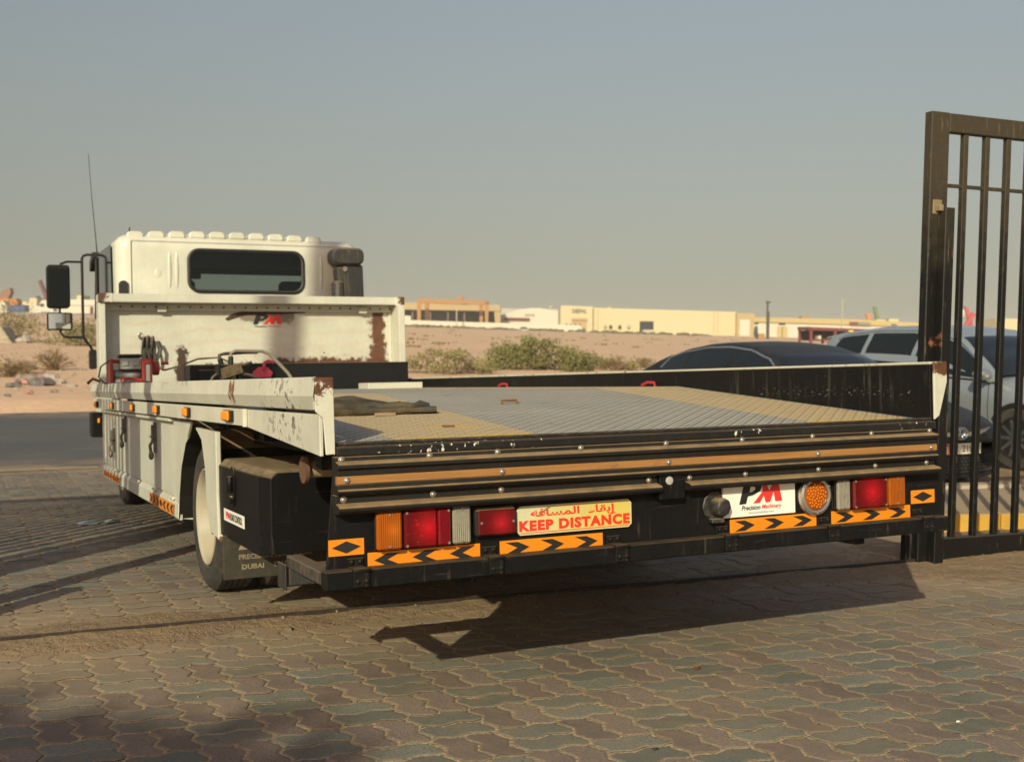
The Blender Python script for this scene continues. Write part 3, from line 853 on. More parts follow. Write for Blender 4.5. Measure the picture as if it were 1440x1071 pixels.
# keep-distance plate
m = N('plate_yellow', .4, 0, .5)
o = m.xyz()
c = m.mix(m.rng(m.math('ADD', o[0], m.mul(m.noise(6, 3, .6), .12)), .70, 1.02), (.56, .56, .29), (.60, .50, .11))
pz = m.math('ADD', m.mul(m.math('SUBTRACT', o[0], .62), .75), m.math('SUBTRACT', o[2], -.300))
c = m.mix(m.rng(m.math('SUBTRACT', o[2], m.math('MULTIPLY_ADD', o[0], .62, -.680)), 0, .004), c, (.58, .56, .36))
c = m.mix(m.mul(m.rng(m.noise(24, 4, .6), .5, .72), .3), c, (.50, .38, .2)); m.color(c); KDM = m.mat
def chamfer_rect(x0, x1, z0, z1, r): return [(x0 + r, z0), (x1 - r, z0), (x1, z0 + r), (x1, z1 - r), (x1 - r, z1), (x0 + r, z1), (x0, z1 - r), (x0, z0 + r)]
mb = MB(); mb.prism(chamfer_rect(.614, 1.057, -.3225, -.2265, .012), 'y', -.012, -.002); kd = mb.build('warning_plate', grimy('plate_edge', (.62, .60, .42), .45, dust=.15, top=.2), truck)
mb = MB(); mb.add([(x, -.0128, z) for x, z in chamfer_rect(.618, 1.053, -.3195, -.2295, .011)], [tuple(range(8))])
mb.build('plate_face', KDM, kd, fix=False)
SIGNR = plain('sign_red', (.74, .035, .018), .45, vary=.05)
mb = MB(); lettering(mb, 'KEEP DISTANCE', .621, 1.049, -.3105, -.2740, -.0136, .060, 0, 0, space=1.16)
lettering(mb, '\uFEEA\uFED3\uFE8E\uFEB4\uFEE4\uFEDF\uFE8D  \uFE80\uFE8E\uFED8\uFE91\uFE87', .664, 1.000, -.2735, -.2365, -.0136, .028, 0, 0)
mb.add([(.624, -.0136, -.3170), (1.047, -.0136, -.3170), (1.047, -.0136, -.3145), (.624, -.0136, -.3145)], [(0, 1, 2, 3)])
mb.add([(.742, -.0136, -.2335), (1.047, -.0136, -.2335), (1.047, -.0136, -.2312), (.738, -.0136, -.2312)], [(0, 1, 2, 3)])
mb.add([(.690, -.0140, -.2615), (.742, -.0140, -.2335), (.730, -.0140, -.2325), (.716, -.0140, -.2415)], [(0, 1, 2, 3)], 1)
mb.build('print', [SIGNR, plain('torn_film', (.22, .15, .07), .7)], kd, fix=False)
# --- side rails
def zt(y): return .217 + .0028 * y
mb = MB()
n = 14
for i in range(n):
    y0, y1 = 6.62 * i / n, 6.62 * (i + 1) / n
    q = lambda y: [(-.060, y, zt(y)), (-.068, y, zt(y) - .06), (-.052, y, zt(y) - .105), (-.020, y, zt(y) - .108), (-.012, y, zt(y) - .10), (-.012, y, zt(y))]
    a, b = q(y0), q(y1)
    mb.add(a + b, [(j, (j + 1) % 6, 6 + (j + 1) % 6, 6 + j) for j in range(6)])
mb.add([(-.060, 6.62, zt(6.62)), (-.068, 6.62, zt(6.62) - .06), (-.052, 6.62, zt(6.62) - .105), (-.020, 6.62, zt(6.62) - .108), (-.012, 6.62, zt(6.62))], [(0, 1, 2, 3, 4)])
mb.build('side_rail', RAILW, truck, .003)
mb = MB(); mb.prism([(0.012, .100), (6.60, .118), (6.60, .040), (1.05, .036), (0.012, -.03)], 'x', -.046, -.034); fs = mb.build('frame_strip', RAILW, truck, .002)
mb = MB(); mb.prism([(1.0, .034), (1.05, .046), (1.05, .105), (1.0, .105)], 'x', -.064, -.047); mb.build('stiffener', RAILW, fs, .002)
mb = MB(); mb.prism([(-.067, .216), (-.009, .2145), (-.007, -.024), (-.036, -.024), (-.043, .088), (-.067, .110)], 'y', -.022, -.012)
mb.box(-.062, -.052, -.012, .03, .115, .214); mb.build('rail_end_cap', CAPW, truck, .002)
mb = MB(); mb.prism([(0, .226), (6.2, .226), (6.2, .14), (1.8, .14), (0, .004)], 'x', 2.474, 2.488); mb.build('side_rail', BLACKR, truck, .002)
mb = MB(); mb.box(2.474, 2.542, -.0, 6.2, .2262, .236); mb.build('rail_flange', RAILW, truck, .002)
mb = MB(); mb.prism([(2.474, .234), (2.544, .236), (2.544, .155), (2.50, .02), (2.474, .004)], 'y', -.022, -.012); mb.build('rail_end_cap', CAPW, truck, .002)
REDM = plain('red_paint', (.38, .02, .03), .5)
for y in (3.95, 2.02):
    mb = MB(); mb.tube([(2.46, y, dk(y)), (2.455, y, dk(y) + .022), (2.44, y + .05, dk(y) + .024), (2.43, y + .09, dk(y) + .008)], .008, 7); mb.build('tie_down_hook', REDM, truck)
# marker lamps along the left rail
AMB_M = lens('marker_lens', (1.0, .30, .008), .25, None, 0, False, .0)
mkb = MB(); mkb.box(-.014, 0, -.10, .10, -.024, .024); mk_b = mkb.mesh('marker_lamp', RUBBER, .004)
mkl = MB(); mkl.box(-.026, -.0145, -.085, .085, -.020, .020); mk_l = mkl.mesh('lens', AMB_M, .006)
for i, y in enumerate((6.32, 5.28, 4.21, 3.21, 2.27, 1.32)):
    o = link('marker_lamp', mk_b, truck); o.location = Vector((-.0465, y, .073)) - BASE
    link('lens', mk_l, o)
    s = .62 if i < 5 else .75
    o.scale = (1, s, 1)
# --- lockers behind the left rail
mb = MB()
mb.box(.012, .55, 2.86, 6.38, -.430, .028); loc = mb.build('locker_body', WHITE, truck, .003)
SEAM = grimy('seam_dark', (.03, .028, .025), .8)
mb = MB(); mb.prism([(.012, -.40), (-.012, -.425), (-.016, -.50), (.10, -.515), (.10, -.40)], 'y', 2.815, 6.385); mb.build('locker_sill', WHITE, truck, .003)
doors = [(2.98, 3.66), (3.675, 4.31), (4.325, 5.45), (5.465, 6.24)]
for a, b in doors:
    mb = MB(); mb.box(.001, .0115, a, b, -.398, .004); d = mb.build('locker_door', WHITE, truck, .003)
mb = MB(); mb.box(-.004, .011, 6.25, 6.385, -.40, .024); mb.box(-.004, .011, 2.815, 2.965, -.40, .02); mb.box(-.030, .011, 2.965, 6.25, .010, .030); mb.build('locker_frame', WHITE, truck, .003)
lat = MB(); lat.box(-.012, 0, -.030, .030, -.09, .09); lat.box(-.026, -.012, -.016, .016, -.03, .075); lat.tube([(-.02, 0, -.02), (-.035, .0, -.045), (-.03, .0, -.085)], .010, 6); lat.blob((-.028, 0, -.105), .016, .022, .026, 2, .1, 0, 8, 6, True); lat.box(-.03, -.012, -.05, .05, .0, .012)
lat_me = lat.mesh('door_latch', grimy('latch_steel', (.13, .12, .11), .5, .5, dust=.5), .002)
for y, z in ((5.65, -.19), (4.98, -.09), (3.63, -.10)):
    o = link('door_latch', lat_me, truck); o.location = Vector((.0, y, z)) - BASE
for y in (3.0, 3.64, 4.33, 5.47):
    mb = MB(); mb.tube([(-.014, y - .035, -.404), (-.014, y + .035, -.404)], .009, 6); mb.build('door_hinge', WHITE, truck)
def side_sticker(y0, y1, z0, z1, x):
    return chevrons(y0, y1, z0, z1, 7, lambda i: 1 if i < 3 else (0 if i == 3 else -1), x, 'side_reflector', None, 'x', .8)
side_sticker(2.93, 3.80, -.495, -.432, -.0185)
side_sticker(5.25, 6.25, -.492, -.442, -.0185)
# mudguard of the rear wheel
mb = MB()
arc = [(2.815, -.50), (2.78, -.38), (2.70, -.22), (2.56, -.09), (2.36, -.028), (2.2, -.012), (2.09, -.022), (2.02, -.10), (1.99, -.25), (1.98, -.40), (1.93, -.485)]
for i in range(len(arc) - 1):
    (a, b), (c_, d_) = arc[i], arc[i + 1]
    mb.add([(-.012, a, b), (-.012, c_, d_), (.62, c_, d_), (.62, a, b)], [(0, 1, 2, 3)], 0, True)
mb.build('wheel_arch', RUBBER, truck, fix=False, sharp=60)
outer = [(2.975, -.50), (2.93, -.30), (2.86, -.05), (2.84, .012), (2.815, -.50)]
mb = MB(); mb.prism([(2.815, -.51), (2.965, -.51), (2.965, .02), (2.45, .02), (2.56, -.06), (2.70, -.20), (2.785, -.36)], 'x', -.006, .010); mb.build('arch_panel', WHITE, truck, .003)
fl = [(2.30, -.004), (2.14, -.06), (2.06, -.20), (2.045, -.35), (1.96, -.475), (1.78, -.492), (1.80, -.30), (1.80, -.01)]
mb = MB(); mb.prism(fl, 'x', -.012, .012); mb.build('mudguard', WHITE, truck, .004)
mb = MB(); mb.box(-.008, .10, 1.76, 1.84, -.50, -.478); mb.build('mudguard_stay', RUSTM, truck, .004)
# --- wheels
RR = .362
def tyre_mesh(w=.205):
    mb = MB(); r = RR
    pr = [(.02, .235), (.005, .25), (-.002, .29), (0, .325), (.012, .347), (.024, .3555), (.03, .362)]
    tread = []
    gx = [.058, .086, .114, .142]
    x = .03
    for g in gx:
        tread += [(g, r), (g + .001, r - .010), (g + .006, r - .010), (g + .007, r)]
    pr = pr + tread + [(w - .03, .362), (w - .024, .3555), (w - .012, .347), (w, .325), (w + .002, .29), (w - .005, .25), (w - .02, .235)]
    mb.lathe(pr, (0, 0, 0), 'x', 56)
    return mb.mesh('tyre', TYRE, 0, 30, fix=False)
TY = tyre_mesh()
def rim_mesh(depth):
    mb = MB()
    mb.lathe([(.02, .236), (.004, .238), (.0, .232), (.008, .224), (.020, .218), (depth * .6, .205), (depth, .19), (depth + .005, .15), (depth - .005, .11), (depth - .03, .09), (depth - .07, .085), (depth - .085, .07), (depth - .09, 0)], (0, 0, 0), 'x', 40)
    for k in range(6):
        a = k * PI / 3
        mb.cyl((depth - .03, .14 * math.cos(a), .14 * math.sin(a)), (depth + .01, .14 * math.cos(a), .14 * math.sin(a)), .014, 6)
    return mb.mesh('rim', RIM, 0, 40, fix=False)
RM = rim_mesh(.13)
def wheel(x, y, z, flip=False, rim=True):
    w = link('wheel', TY, truck); w.location = Vector((x, y, z)) - BASE
    if flip: w.rotation_euler = (0, 0, PI)
    if rim: link('rim', RM, w)
    w.name = 'wheel'
    return w
zc = -.808 + RR
wheel(.035, 2.34, zc); wheel(.275, 2.34, zc, rim=False); wheel(2.465, 2.34, zc, True); wheel(2.225, 2.34, zc, True, False)
wheel(.22, 7.09, -.812 + RR); wheel(2.28, 7.09, -.812 + RR, True)
# --- mudflap with its lettering
FLAP = grimy('flap_rubber', (.03, .026, .02), .85, dust=.6, streak=.2, dustcol=(.13, .10, .06))
mb = MB(); mb.box(-.018, .60, 1.65, 1.658, -.655, -.46); mf = mb.build('mudflap', FLAP, truck, .002)
EMB = plain('raised_print', (.24, .19, .12), .8, vary=.3, sc=40)
for txt, a_, b_, c_, d_ in (('PRECISION MACHINERY', .050, .385, -.570, -.548), ('DUBAI', .062, .160, -.614, -.592), ('04/', .205, .262, -.614, -.590)):
    mb = MB(); lettering(mb, txt, a_, b_, c_, d_, 1.6492, .03); mb.build('lettering', EMB, mf, fix=False)
mb = MB(); mb.add([(.048, 1.6492, -.527), (.112, 1.6492, -.527), (.092, 1.6492, -.497), (.062, 1.6492, -.497)], [(0, 1, 2, 3)]); mb.build('emblem', EMB, mf, fix=False)
# --- black tool box behind the wheel
TBX = grimy('toolbox_black', (.006, .006, .0065), .45, dust=.02, top=1.0, streak=.008, spec=.12, chips=.26, dustcol=(.24, .18, .11), wear=scuff)
mb = MB()
sec = [(.0, -.47), (.0, -.16), (.035, -.135), (.75, -.135), (.75, -.47)]
a0, a1 = .985, 1.86
mb.prism(sec, 'y', a0 + .05, a1)
s2 = [(.035, -.465), (.035, -.17), (.06, -.145), (.74, -.145), (.74, -.465)]
v = [(x, a0 + .05, z) for x, z in sec] + [(x, a0, z) for x, z in s2]
mb.add(v, [(i, (i + 1) % 5, 5 + (i + 1) % 5, 5 + i) for i in range(5)] + [(5, 6, 7, 8, 9)])
tb = mb.build('tool_box', TBX, truck, .003)
mb = MB(); pts = [(.055 * math.cos(a) * .9 + 0, .09 * math.sin(a)) for a in np.linspace(0, 2 * PI, 17)[:-1]]
mb.prism([(1.50 + p, -.235 + q) for p, q in pts], 'x', -.006, .0); mb.tube([(-.014, 1.50, -.19), (-.016, 1.50, -.26)], .014, 8); mb.cyl((-.005, 1.50, -.29), (-.018, 1.50, -.29), .018, 10); mb.build('lock_handle', TBX, tb, .002)
mb = MB(); mb.add([(-.0015, y, z) for y, z in ((1.70, -.342), (1.29, -.342), (1.29, -.395), (1.70, -.395))], [(0, 1, 2, 3)])
class Flip:
    pass
def side_text(mb, s, y_start, y_end, z0, z1, x, bold, mi):
    vv, ff = text_geo(s, bold)
    mb.add([(x, y_start + a * (y_end - y_start), z0 + b * (z1 - z0)) for a, b in vv], ff, mi)
side_text(mb, 'PM', 1.655, 1.575, -.384, -.353, -.0025, .04, 2); side_text(mb, 'ROAD CONTROL', 1.565, 1.335, -.384, -.353, -.0025, .03, 1)
mb.build('sticker', [PLW, PRINT, REDP_], tb, fix=False)
# exhaust stub and side strut
mb = MB(); mb.tube([(.118, .82, -.128), (.132, .82, -.128)], .052, 16); mb.build('pipe_flange', RUSTM, truck)
mb = MB(); mb.tube([(.132, .82, -.128), (.62, .82, -.128)], .032, 14); mb.build('cross_pipe', TAN, truck)
mb = MB(); mb.box(-.045, 2.50, .46, .54, -.500, -.435); mb.box(-.044, .01, .021, .4595, -.434, -.392); mb.build('underrun_bar', grimy('strut_black', (.03, .031, .032), .5, dust=.5, top=.4), truck, .004)
for x in (.42, 2.08):
    mb = MB(); mb.box(x, x + .05, .012, .459, -.47, -.41); mb.build('bar_bracket', DARKM, truck, .004)
mb = MB(); mb.box(-.052, -.0455, .445, .555, -.512, -.423); mb.build('bar_end_plate', grimy('plate_black', (.02, .02, .021), .5, dust=.4, top=.4), truck, .003)
# right side skirt (seen from the other side only)
mb = MB(); mb.box(2.44, 2.49, 2.85, 6.3, -.47, .1); mb.box(2.44, 2.49, .3, 1.7, -.30, .02); mb.build('side_skirt', WHITE, truck, .004)
# --- headboard
mb = MB(); mb.box(-.005, 2.40, 6.165, 6.185, .15, .875); mb.build('headboard_panel', HEADW, truck, .002)
mb = MB(); mb.box(-.055, -.006, 6.02, 6.19, .145, .868); mb.box(-.0055, .045, 6.14, 6.164, .15, .868); mb.build('headboard_post', RAILW, truck, .003)
HPOST = grimy('post_white', WH, .5, dust=.3, chips=.30, streak=.3, top=.4)
mb = MB(); mb.box(2.385, 2.440, 5.95, 6.19, .145, .866); mb.box(2.36, 2.384, 6.145, 6.164, .15, .866); mb.build('headboard_post', HPOST, truck, .003)
mb = MB(); mb.box(-.056, 2.452, 6.00, 6.192, .869, .935); mb.box(-.05, 2.44, 6.135, 6.163, .812, .8685); rr_ = mb.build('headboard_rail', WHITE, truck, .004)
def corner_rust(m, c):
    o = m.xyz(); e = m.math('MAXIMUM', m.rng(o[0], .05, -.04), m.rng(o[0], 2.37, 2.44))
    k = m.rng(m.math('ADD', m.mul(m.noise(22, 5, .7), .9), m.mul(e, .42)), .62, .72)
    return m.mix(k, c, m.mix(m.noise(40, 4, .7), (.03, .014, .010), (.16, .065, .03)))
RCOR = grimy('corner_white', WH, .6, dust=.3, wear=corner_rust)
rv_ = MB(); rv_.cyl((0, -.0065, 0), (0, 0, 0), .009, 6); rv_me = rv_.mesh('rivet', RUSTM)
for k in range(26):
    o = link('rivet', rv_me, rr_); o.location = (.12 + k * .09, 6.1345, .842)
mb = MB(); mb.box(-.059, .05, 5.996, 6.03, .866, .938); mb.build('rusty_corner', RCOR, rr_, .004)
mb = MB(); mb.box(2.375, 2.456, 5.994, 6.05, .862, .939); mb.build('rusty_corner', RCOR, rr_, .004)
for x in (.40, 2.08):
    mb = MB(); mb.box(x, x + .07, 6.10, 6.134, .80, .85); mb.build('rail_clip', WHITE, rr_, .004)
mb = MB(); pm_logo(mb, 1.175, 1.42, .705, .79, 6.162)
lettering(mb, 'Precision', 1.19, 1.29, .682, .697, 6.162, .02, .2, 0); lettering(mb, 'Machinery', 1.30, 1.41, .682, .697, 6.162, .02, .2, 1)
mb.build('headboard_logo', [PRINT, REDP_], truck, fix=False)
mb = MB(); q = [(.945, .752), (.965, .735), (1.03, .757), (1.13, .788), (1.40, .792), (1.62, .803), (1.62, .812), (1.08, .812), (1.0, .790)]
mb.prism(q, 'y', 6.1605, 6.1645); mb.build('torn_paint_flap', grimy('flap_rust', (.06, .026, .02), .8, dust=.1, vary=.5), truck)
# boxes under the headboard
BOXB = grimy('box_black', (.007, .008, .008), .5, spec=.3, streak=0, dust=.03, chips=.25, chipcol=(.3, .27, .22), top=.8)
mb = MB(); mb.box(.98, 2.42, 5.84, 6.13, .148, .376); mb.box(1.9, 1.905, 5.835, 5.84, .16, .37); mb.build('long_box', BOXB, truck, .005)
mb = MB(); mb.box(.60, .96, 5.86, 6.13, .148, .372); mb.box(.66, .86, 5.83, 5.86, .17, .33); mb.build('valve_box', BOXB, truck, .006)
mb = MB(); mb.box(1.88, 2.34, 5.30, 5.55, .150, .2); mb.build('white_ledge', WHITE, truck, .004)
# --- winch
SILV = grimy('winch_silver', (.36, .36, .33), .45, .5, dust=.4, top=.35)
mb = MB(); mb.box(.06, .30, 5.52, 5.72, .15, .20); wi = mb.build('winch', SILV, truck, .006)
REDW = grimy('winch_red', (.30, .022, .022), .5, dust=.2, top=.3)
mb = MB(); mb.box(-.035, -.012, 5.52, 5.74, .15, .415); mb.box(0, .06, 5.6, 5.74, .385, .412); mb.build('end_plate', REDW, wi, .006)
mb = MB(); mb.box(.19, .265, 5.52, 5.74, .38, .415); mb.box(.19, .215, 5.52, 5.74, .2, .38); mb.box(.255, .265, 5.52, 5.74, .2, .38); mb.build('end_plate', REDW, wi, .006)
mb = MB(); mb.lathe([(0, 0), (0, .055), (.04, .055), (.045, .042), (.05, 0)], (.285, 5.63, .345), 'x', 20); mb.cyl((.345, 5.63, .38), (.40, 5.63, .38), .012, 8); mb.cyl((.345, 5.6, .33), (.38, 5.6, .33), .008, 8); mb.build('clutch_housing', REDW, wi)
mb = MB(); mb.tube([(.0, 5.63, .29), (.19, 5.63, .29)], .045, 16); mb.tube([(.0, 5.53, .245), (.19, 5.53, .245)], .022, 12); mb.box(.216, .254, 5.53, 5.70, .21, .375)
mb.box(.04, .19, 5.54, 5.70, .335, .42); mb.box(.055, .10, 5.53, 5.54, .36, .40); mb.box(.13, .175, 5.53, 5.54, .36, .40); mb.build('drum', SILV, wi, .006)
mb = MB(); mb.box(.035, .195, 5.55, 5.70, .422, .45); mb.build('solenoid_cover', BOXB, wi, .008)
mb = MB(); mb.tube([(.05, 5.47, .255), (.08, 5.46, .268), (.11, 5.46, .265), (.15, 5.46, .258), (.18, 5.46, .245)], .010, 8); mb.tube([(.045, 5.47, .235), (.03, 5.47, .26), (.07, 5.47, .275)], .008, 8); mb.build('winch_hook', plain('hook_red', (.42, .02, .02), .4), wi)
mb = MB(); mb.tube([(-.04, 5.55, .40), (-.10, 5.52, .36), (-.12, 5.5, .28), (-.08, 5.48, .235), (.0, 5.47, .225), (.10, 5.46, .22), (.18, 5.47, .25), (.25, 5.47, .235)], .006, 6)
mb.tube([(-.11, 5.5, .25), (-.16, 5.49, .27), (-.2, 5.49, .235)], .012, 6); mb.build('winch_cable', RUBBER, wi)
mb = MB(); mb.tube([(.38, 5.6, .33), (.48, 5.58, .36), (.62, 5.62, .41), (.78, 5.62, .42), (.86, 5.6, .38), (.90, 5.6, .25)], .008, 6); mb.build('supply_hose', grimy('hose_brown', (.10, .075, .05), .7), wi)
# --- hydraulic control valve with its hoses
VBR = grimy('valve_brown', (.085, .058, .026), .7, dust=.5, top=.5)
mb = MB(); mb.box(.575, .725, 4.55, 4.65, .265, .335); mb.box(.60, .64, 4.545, 4.55, .28, .32); mb.box(.66, .70, 4.545, 4.55, .28, .32)
mb.xf(Matrix.Translation((.65, 4.6, .30)) @ Matrix.Rotation(R(-17), 4, 'Y') @ Matrix.Translation((-.65, -4.6, -.30)))
vl = mb.build('hydraulic_valve', VBR, truck, .010)
mb = MB(); mb.box(.62, .68, 4.57, 4.63, dk(4.6), .255); mb.build('valve_stand', BOXB, vl, .004)
for q0, q1, r_ in (((.59, 4.6, .345), (.58, 4.6, .385), .018), ((.655, 4.6, .345), (.655, 4.6, .40), .018), ((.731, 4.6, .33), (.80, 4.6, .355), .016)):
    mb = MB(); mb.tube([q0, q1], r_, 8); mb.build('hose_fitting', BOXB, vl)
mb = MB(); mb.box(.555, .5695, 4.54, 4.65, .27, .35); mb.build('end_cover', BOXB, vl, .003)
HOSE = grimy('hose_black', (.03, .028, .024), .55, dust=.5, top=.4)
mb = MB(); mb.tube([(.655, 4.6, .39), (.658, 4.6, .425), (.69, 4.6, .44), (.78, 4.61, .437), (.88, 4.62, .435), (.93, 4.62, .415), (.99, 4.6, .35), (1.05, 4.58, .28), (1.09, 4.55, .20), (1.10, 4.5, .155)], .012, 8); mb.build('hose', grimy('hose_grey', (.19, .17, .13), .6, dust=.5), vl)
mb = MB(); mb.tube([(.58, 4.6, .375), (.578, 4.6, .41), (.61, 4.61, .42), (.70, 4.64, .425), (.78, 4.66, .43), (.86, 4.68, .43)], .012, 8); mb.build('hose', HOSE, vl)
mb = MB(); mb.tube([(.57, 4.6, .29), (.53, 4.6, .26), (.50, 4.6, .2), (.50, 4.6, .16)], .009, 6); mb.tube([(.73, 4.58, .28), (.78, 4.56, .27), (.84, 4.56, .24), (.86, 4.55, .16)], .010, 6); mb.build('hose', HOSE, vl)
# ------------------------------------------------------------------ cab of the truck
def rrect(x0, x1, z0, z1, r, n=5):
    q = []
    for cx, cz, a0 in ((x1 - r, z1 - r, 0), (x0 + r, z1 - r, 90), (x0 + r, z0 + r, 180), (x1 - r, z0 + r, 270)):
        for i in range(n + 1):
            a = R(a0 + 90 * i / n); q.append((cx + r * math.cos(a), cz + r * math.sin(a)))
    return q
CX0, CX1, CZ0, CZ1 = .165, 2.29, .22, 1.525
def cab_ring(y, d, dz=0, tilt=0):
    q = rrect(CX0 + d, CX1 - d, CZ0 + d * .3, CZ1 - d * .8 + dz, .095 - min(d, .1) * .5, 6)
    return [(x, y + tilt * max(0, z - .75), z - .030 * ((x - 1.24) / 1.1) ** 2 * (z > 1.2)) for x, z in q]
cb = MB()
hole = [(x, 6.722, z) for x, z in rrect(.765, 1.755, 1.025, 1.372, .085, 6)]
rings = [hole, cab_ring(6.724, .16), cab_ring(6.732, .085), cab_ring(6.752, .04), cab_ring(6.79, .012), cab_ring(6.84, 0), cab_ring(7.5, 0), cab_ring(8.1, 0, 0, -.12), cab_ring(8.36, .02, -.02, -.25)]
n = len(hole)
vv = [p for r_ in rings for p in r_]
ff = [(i * n + q, i * n + (q + 1) % n, (i + 1) * n + (q + 1) % n, (i + 1) * n + q) for i in range(len(rings) - 1) for q in range(n)]
cb.add(vv, ff, 0, True)
wh = [(x, 8.40 - .25 * max(0, z - .75), z) for x, z in rrect(.26, 2.22, .80, 1.372, .08, 6)]
last = rings[-1]
cb.add(last + wh, [(q, (q + 1) % n, n + (q + 1) % n, n + q) for q in range(n)], 0, True)
cab = cb.build('cab', CABW, truck, sharp=50)
GASK = plain('window_rubber', (.018, .018, .018), .6)
mb = MB(); mb.tube([(x, 6.718, z) for x, z in rrect(.76, 1.76, 1.02, 1.377, .09, 6)], .017, 6, closed=True); mb.build('window_seal', GASK, cab)
def thin_glass(name, tint, refl=.12, rough=.02):
    m = bpy.data.materials.new(name); m.use_nodes = True; t = m.node_tree; t.nodes.clear()
    o = t.nodes.new('ShaderNodeOutputMaterial'); mx = t.nodes.new('ShaderNodeMixShader'); tr = t.nodes.new('ShaderNodeBsdfTransparent'); gl = t.nodes.new('ShaderNodeBsdfGlossy'); lw = t.nodes.new('ShaderNodeFresnel')
    tr.inputs[0].default_value = tuple(tint) + (1,); gl.inputs['Roughness'].default_value = rough; lw.inputs[0].default_value = 1.45
    t.links.new(lw.outputs[0], mx.inputs[0]); t.links.new(tr.outputs[0], mx.inputs[1]); t.links.new(gl.outputs[0], mx.inputs[2]); t.links.new(mx.outputs[0], o.inputs[0])
    return m
GLASS = thin_glass('cab_glass', (.66, .71, .70))
mb = MB(); mb.prism(rrect(.765, 1.755, 1.025, 1.372, .085, 6), 'y', 6.724, 6.728); mb.build('rear_window', GLASS, cab)
mb = MB(); mb.add([(x, y + .004, z) for x, y, z in wh], [tuple(range(n))]); mb.build('windscreen', GLASS, cab, fix=False)
LINING = plain('cab_lining', (.05, .048, .045), .9)
mb = MB(); mb.box(.30, 2.2, 6.85, 8.1, 1.425, 1.44); mb.box(.25, 2.25, 6.78, 6.80, .3, .98); mb.box(.22, 2.27, 7.9, 8.3, .4, .80); mb.build('cab_lining', LINING, cab)
for x in (.75, 1.75):
    mb = MB(); mb.box(x - .24, x + .24, 7.0, 7.14, .35, .98); mb.box(x - .12, x + .12, 7.02, 7.12, 1.0, 1.15); mb.build('seat', LINING, cab, .03)
mb = MB(); mb.tube([(1.02, 8.05, 1.36), (1.02, 8.0, 1.31)], .012, 6); mb.box(.93, 1.10, 7.985, 8.0, 1.24, 1.31); mb.build('interior_mirror', LINING, cab, .01)
# roof ribs, running fore and aft
for k in range(10):
    x = .33 + k * .172
    mb = MB(); zc_ = 1.533 - .030 * ((x - 1.24) / 1.1) ** 2
    mb.prism([(x - .070, zc_ - .05), (x + .070, zc_ - .05), (x + .070, zc_ - .010), (x + .052, zc_ + .013), (x - .052, zc_ + .013), (x - .070, zc_ - .010)], 'y', 6.762, 8.0)
    mb.build('roof_rib', CABW, cab, .012)
for x in (.60, .66, 1.93):
    mb = MB(); mb.blob((x, 6.726, 1.20), .018, .014, .17, 1, 0, 0, 10, 8, True); mb.build('pressed_bead', CABW, cab)
mb = MB(); mb.blob((.505, 6.726, 1.17), .032, .006, .045, 1, 0, 0, 12, 8, True); mb.build('panel_plug', CABW, cab)
mb = MB(); mb.box(.2835, .2865, 6.719, 6.726, .4, 1.44); mb.box(.2835, 2.2, 6.7195, 6.726, 1.4415, 1.4435); mb.build('panel_seam', grimy('seam_line', (.20, .17, .12), .8), cab)
mb = MB(); mb.prism(rrect(.185, .255, .95, 1.10, .03, 4), 'y', 6.712, 6.76); mb.build('air_vent', GASK, cab)
DGL = N('door_glass', .06, 0, .8); DGL.color((.008, .009, .010))
mb = MB(); mb.prism([(6.92, .86), (8.05, .86), (8.19, .92), (8.02, 1.455), (6.96, 1.43)], 'x', .1465, .152); mb.build('door_window', DGL.mat, cab)
mb = MB(); mb.prism([(6.96, .30), (8.2, .30), (8.2, .85), (6.96, .85)], 'x', .1475, .1515); mb.build('door', CABW, cab, .002)
VIS = grimy('visor_black', (.008, .008, .008), .4, dust=.04, top=.1, streak=.02, spec=.3)
mb = MB(); mb.prism([(8.13, 1.44), (8.20, 1.50), (8.46, 1.44), (8.50, 1.34), (8.40, 1.33), (8.30, 1.40)], 'x', .125, 2.36); mb.build('sun_visor', VIS, cab, .006)
mb = MB(); mb.prism([(7.95, .86), (8.20, .86), (8.06, 1.42), (7.94, 1.42)], 'x', .135, .1465); mb.build('window_pillar', VIS, cab, .003)
# mirrors on their tube arm
mb = MB()
mb.tube([(.16, 8.22, 1.475), (.08, 8.24, 1.475), (.05, 8.25, 1.465), (.036, 8.25, 1.44), (.036, 8.25, .72), (.04, 8.25, .685), (.07, 8.25, .64), (.10, 8.25, .60), (.115, 8.25, .565), (.118, 8.25, .45)], .013, 8)
mb.tube([(.036, 8.25, 1.405), (-.10, 8.25, 1.405), (-.16, 8.25, 1.38)], .011, 8)
mb.tube([(.036, 8.25, .69), (-.10, 8.25, .69), (-.14, 8.25, .70), (-.165, 8.25, .735), (-.17, 8.25, .97)], .011, 8)
mb.prism(rrect(.085, .15, .385, .57, .02, 3), 'y', 8.2, 8.3)
mb.build('mirror_arm', VIS, cab)
mb = MB(); mb.prism(rrect(-.283, -.076, .962, 1.372, .035, 4), 'y', 8.215, 8.30); mh = mb.build('wing_mirror', VIS, cab, .012)
MG = N('mirror_dark', .15, .0, .12); MG.color((.010, .012, .012))
mb = MB(); mb.prism(rrect(-.268, -.088, .980, 1.335, .02, 4), 'y', 8.2105, 8.2145); mb.build('mirror_glass', MG.mat, mh)
mb = MB(); mb.prism(rrect(-.285, -.060, .756, .922, .02, 4), 'y', 8.215, 8.27); mh = mb.build('wide_mirror', VIS, cab, .01)
MG2 = N('mirror_glass', .01, 1.0, .9); MG2.color((.75, .78, .78))
mb = MB()
vv = []; nx = 8
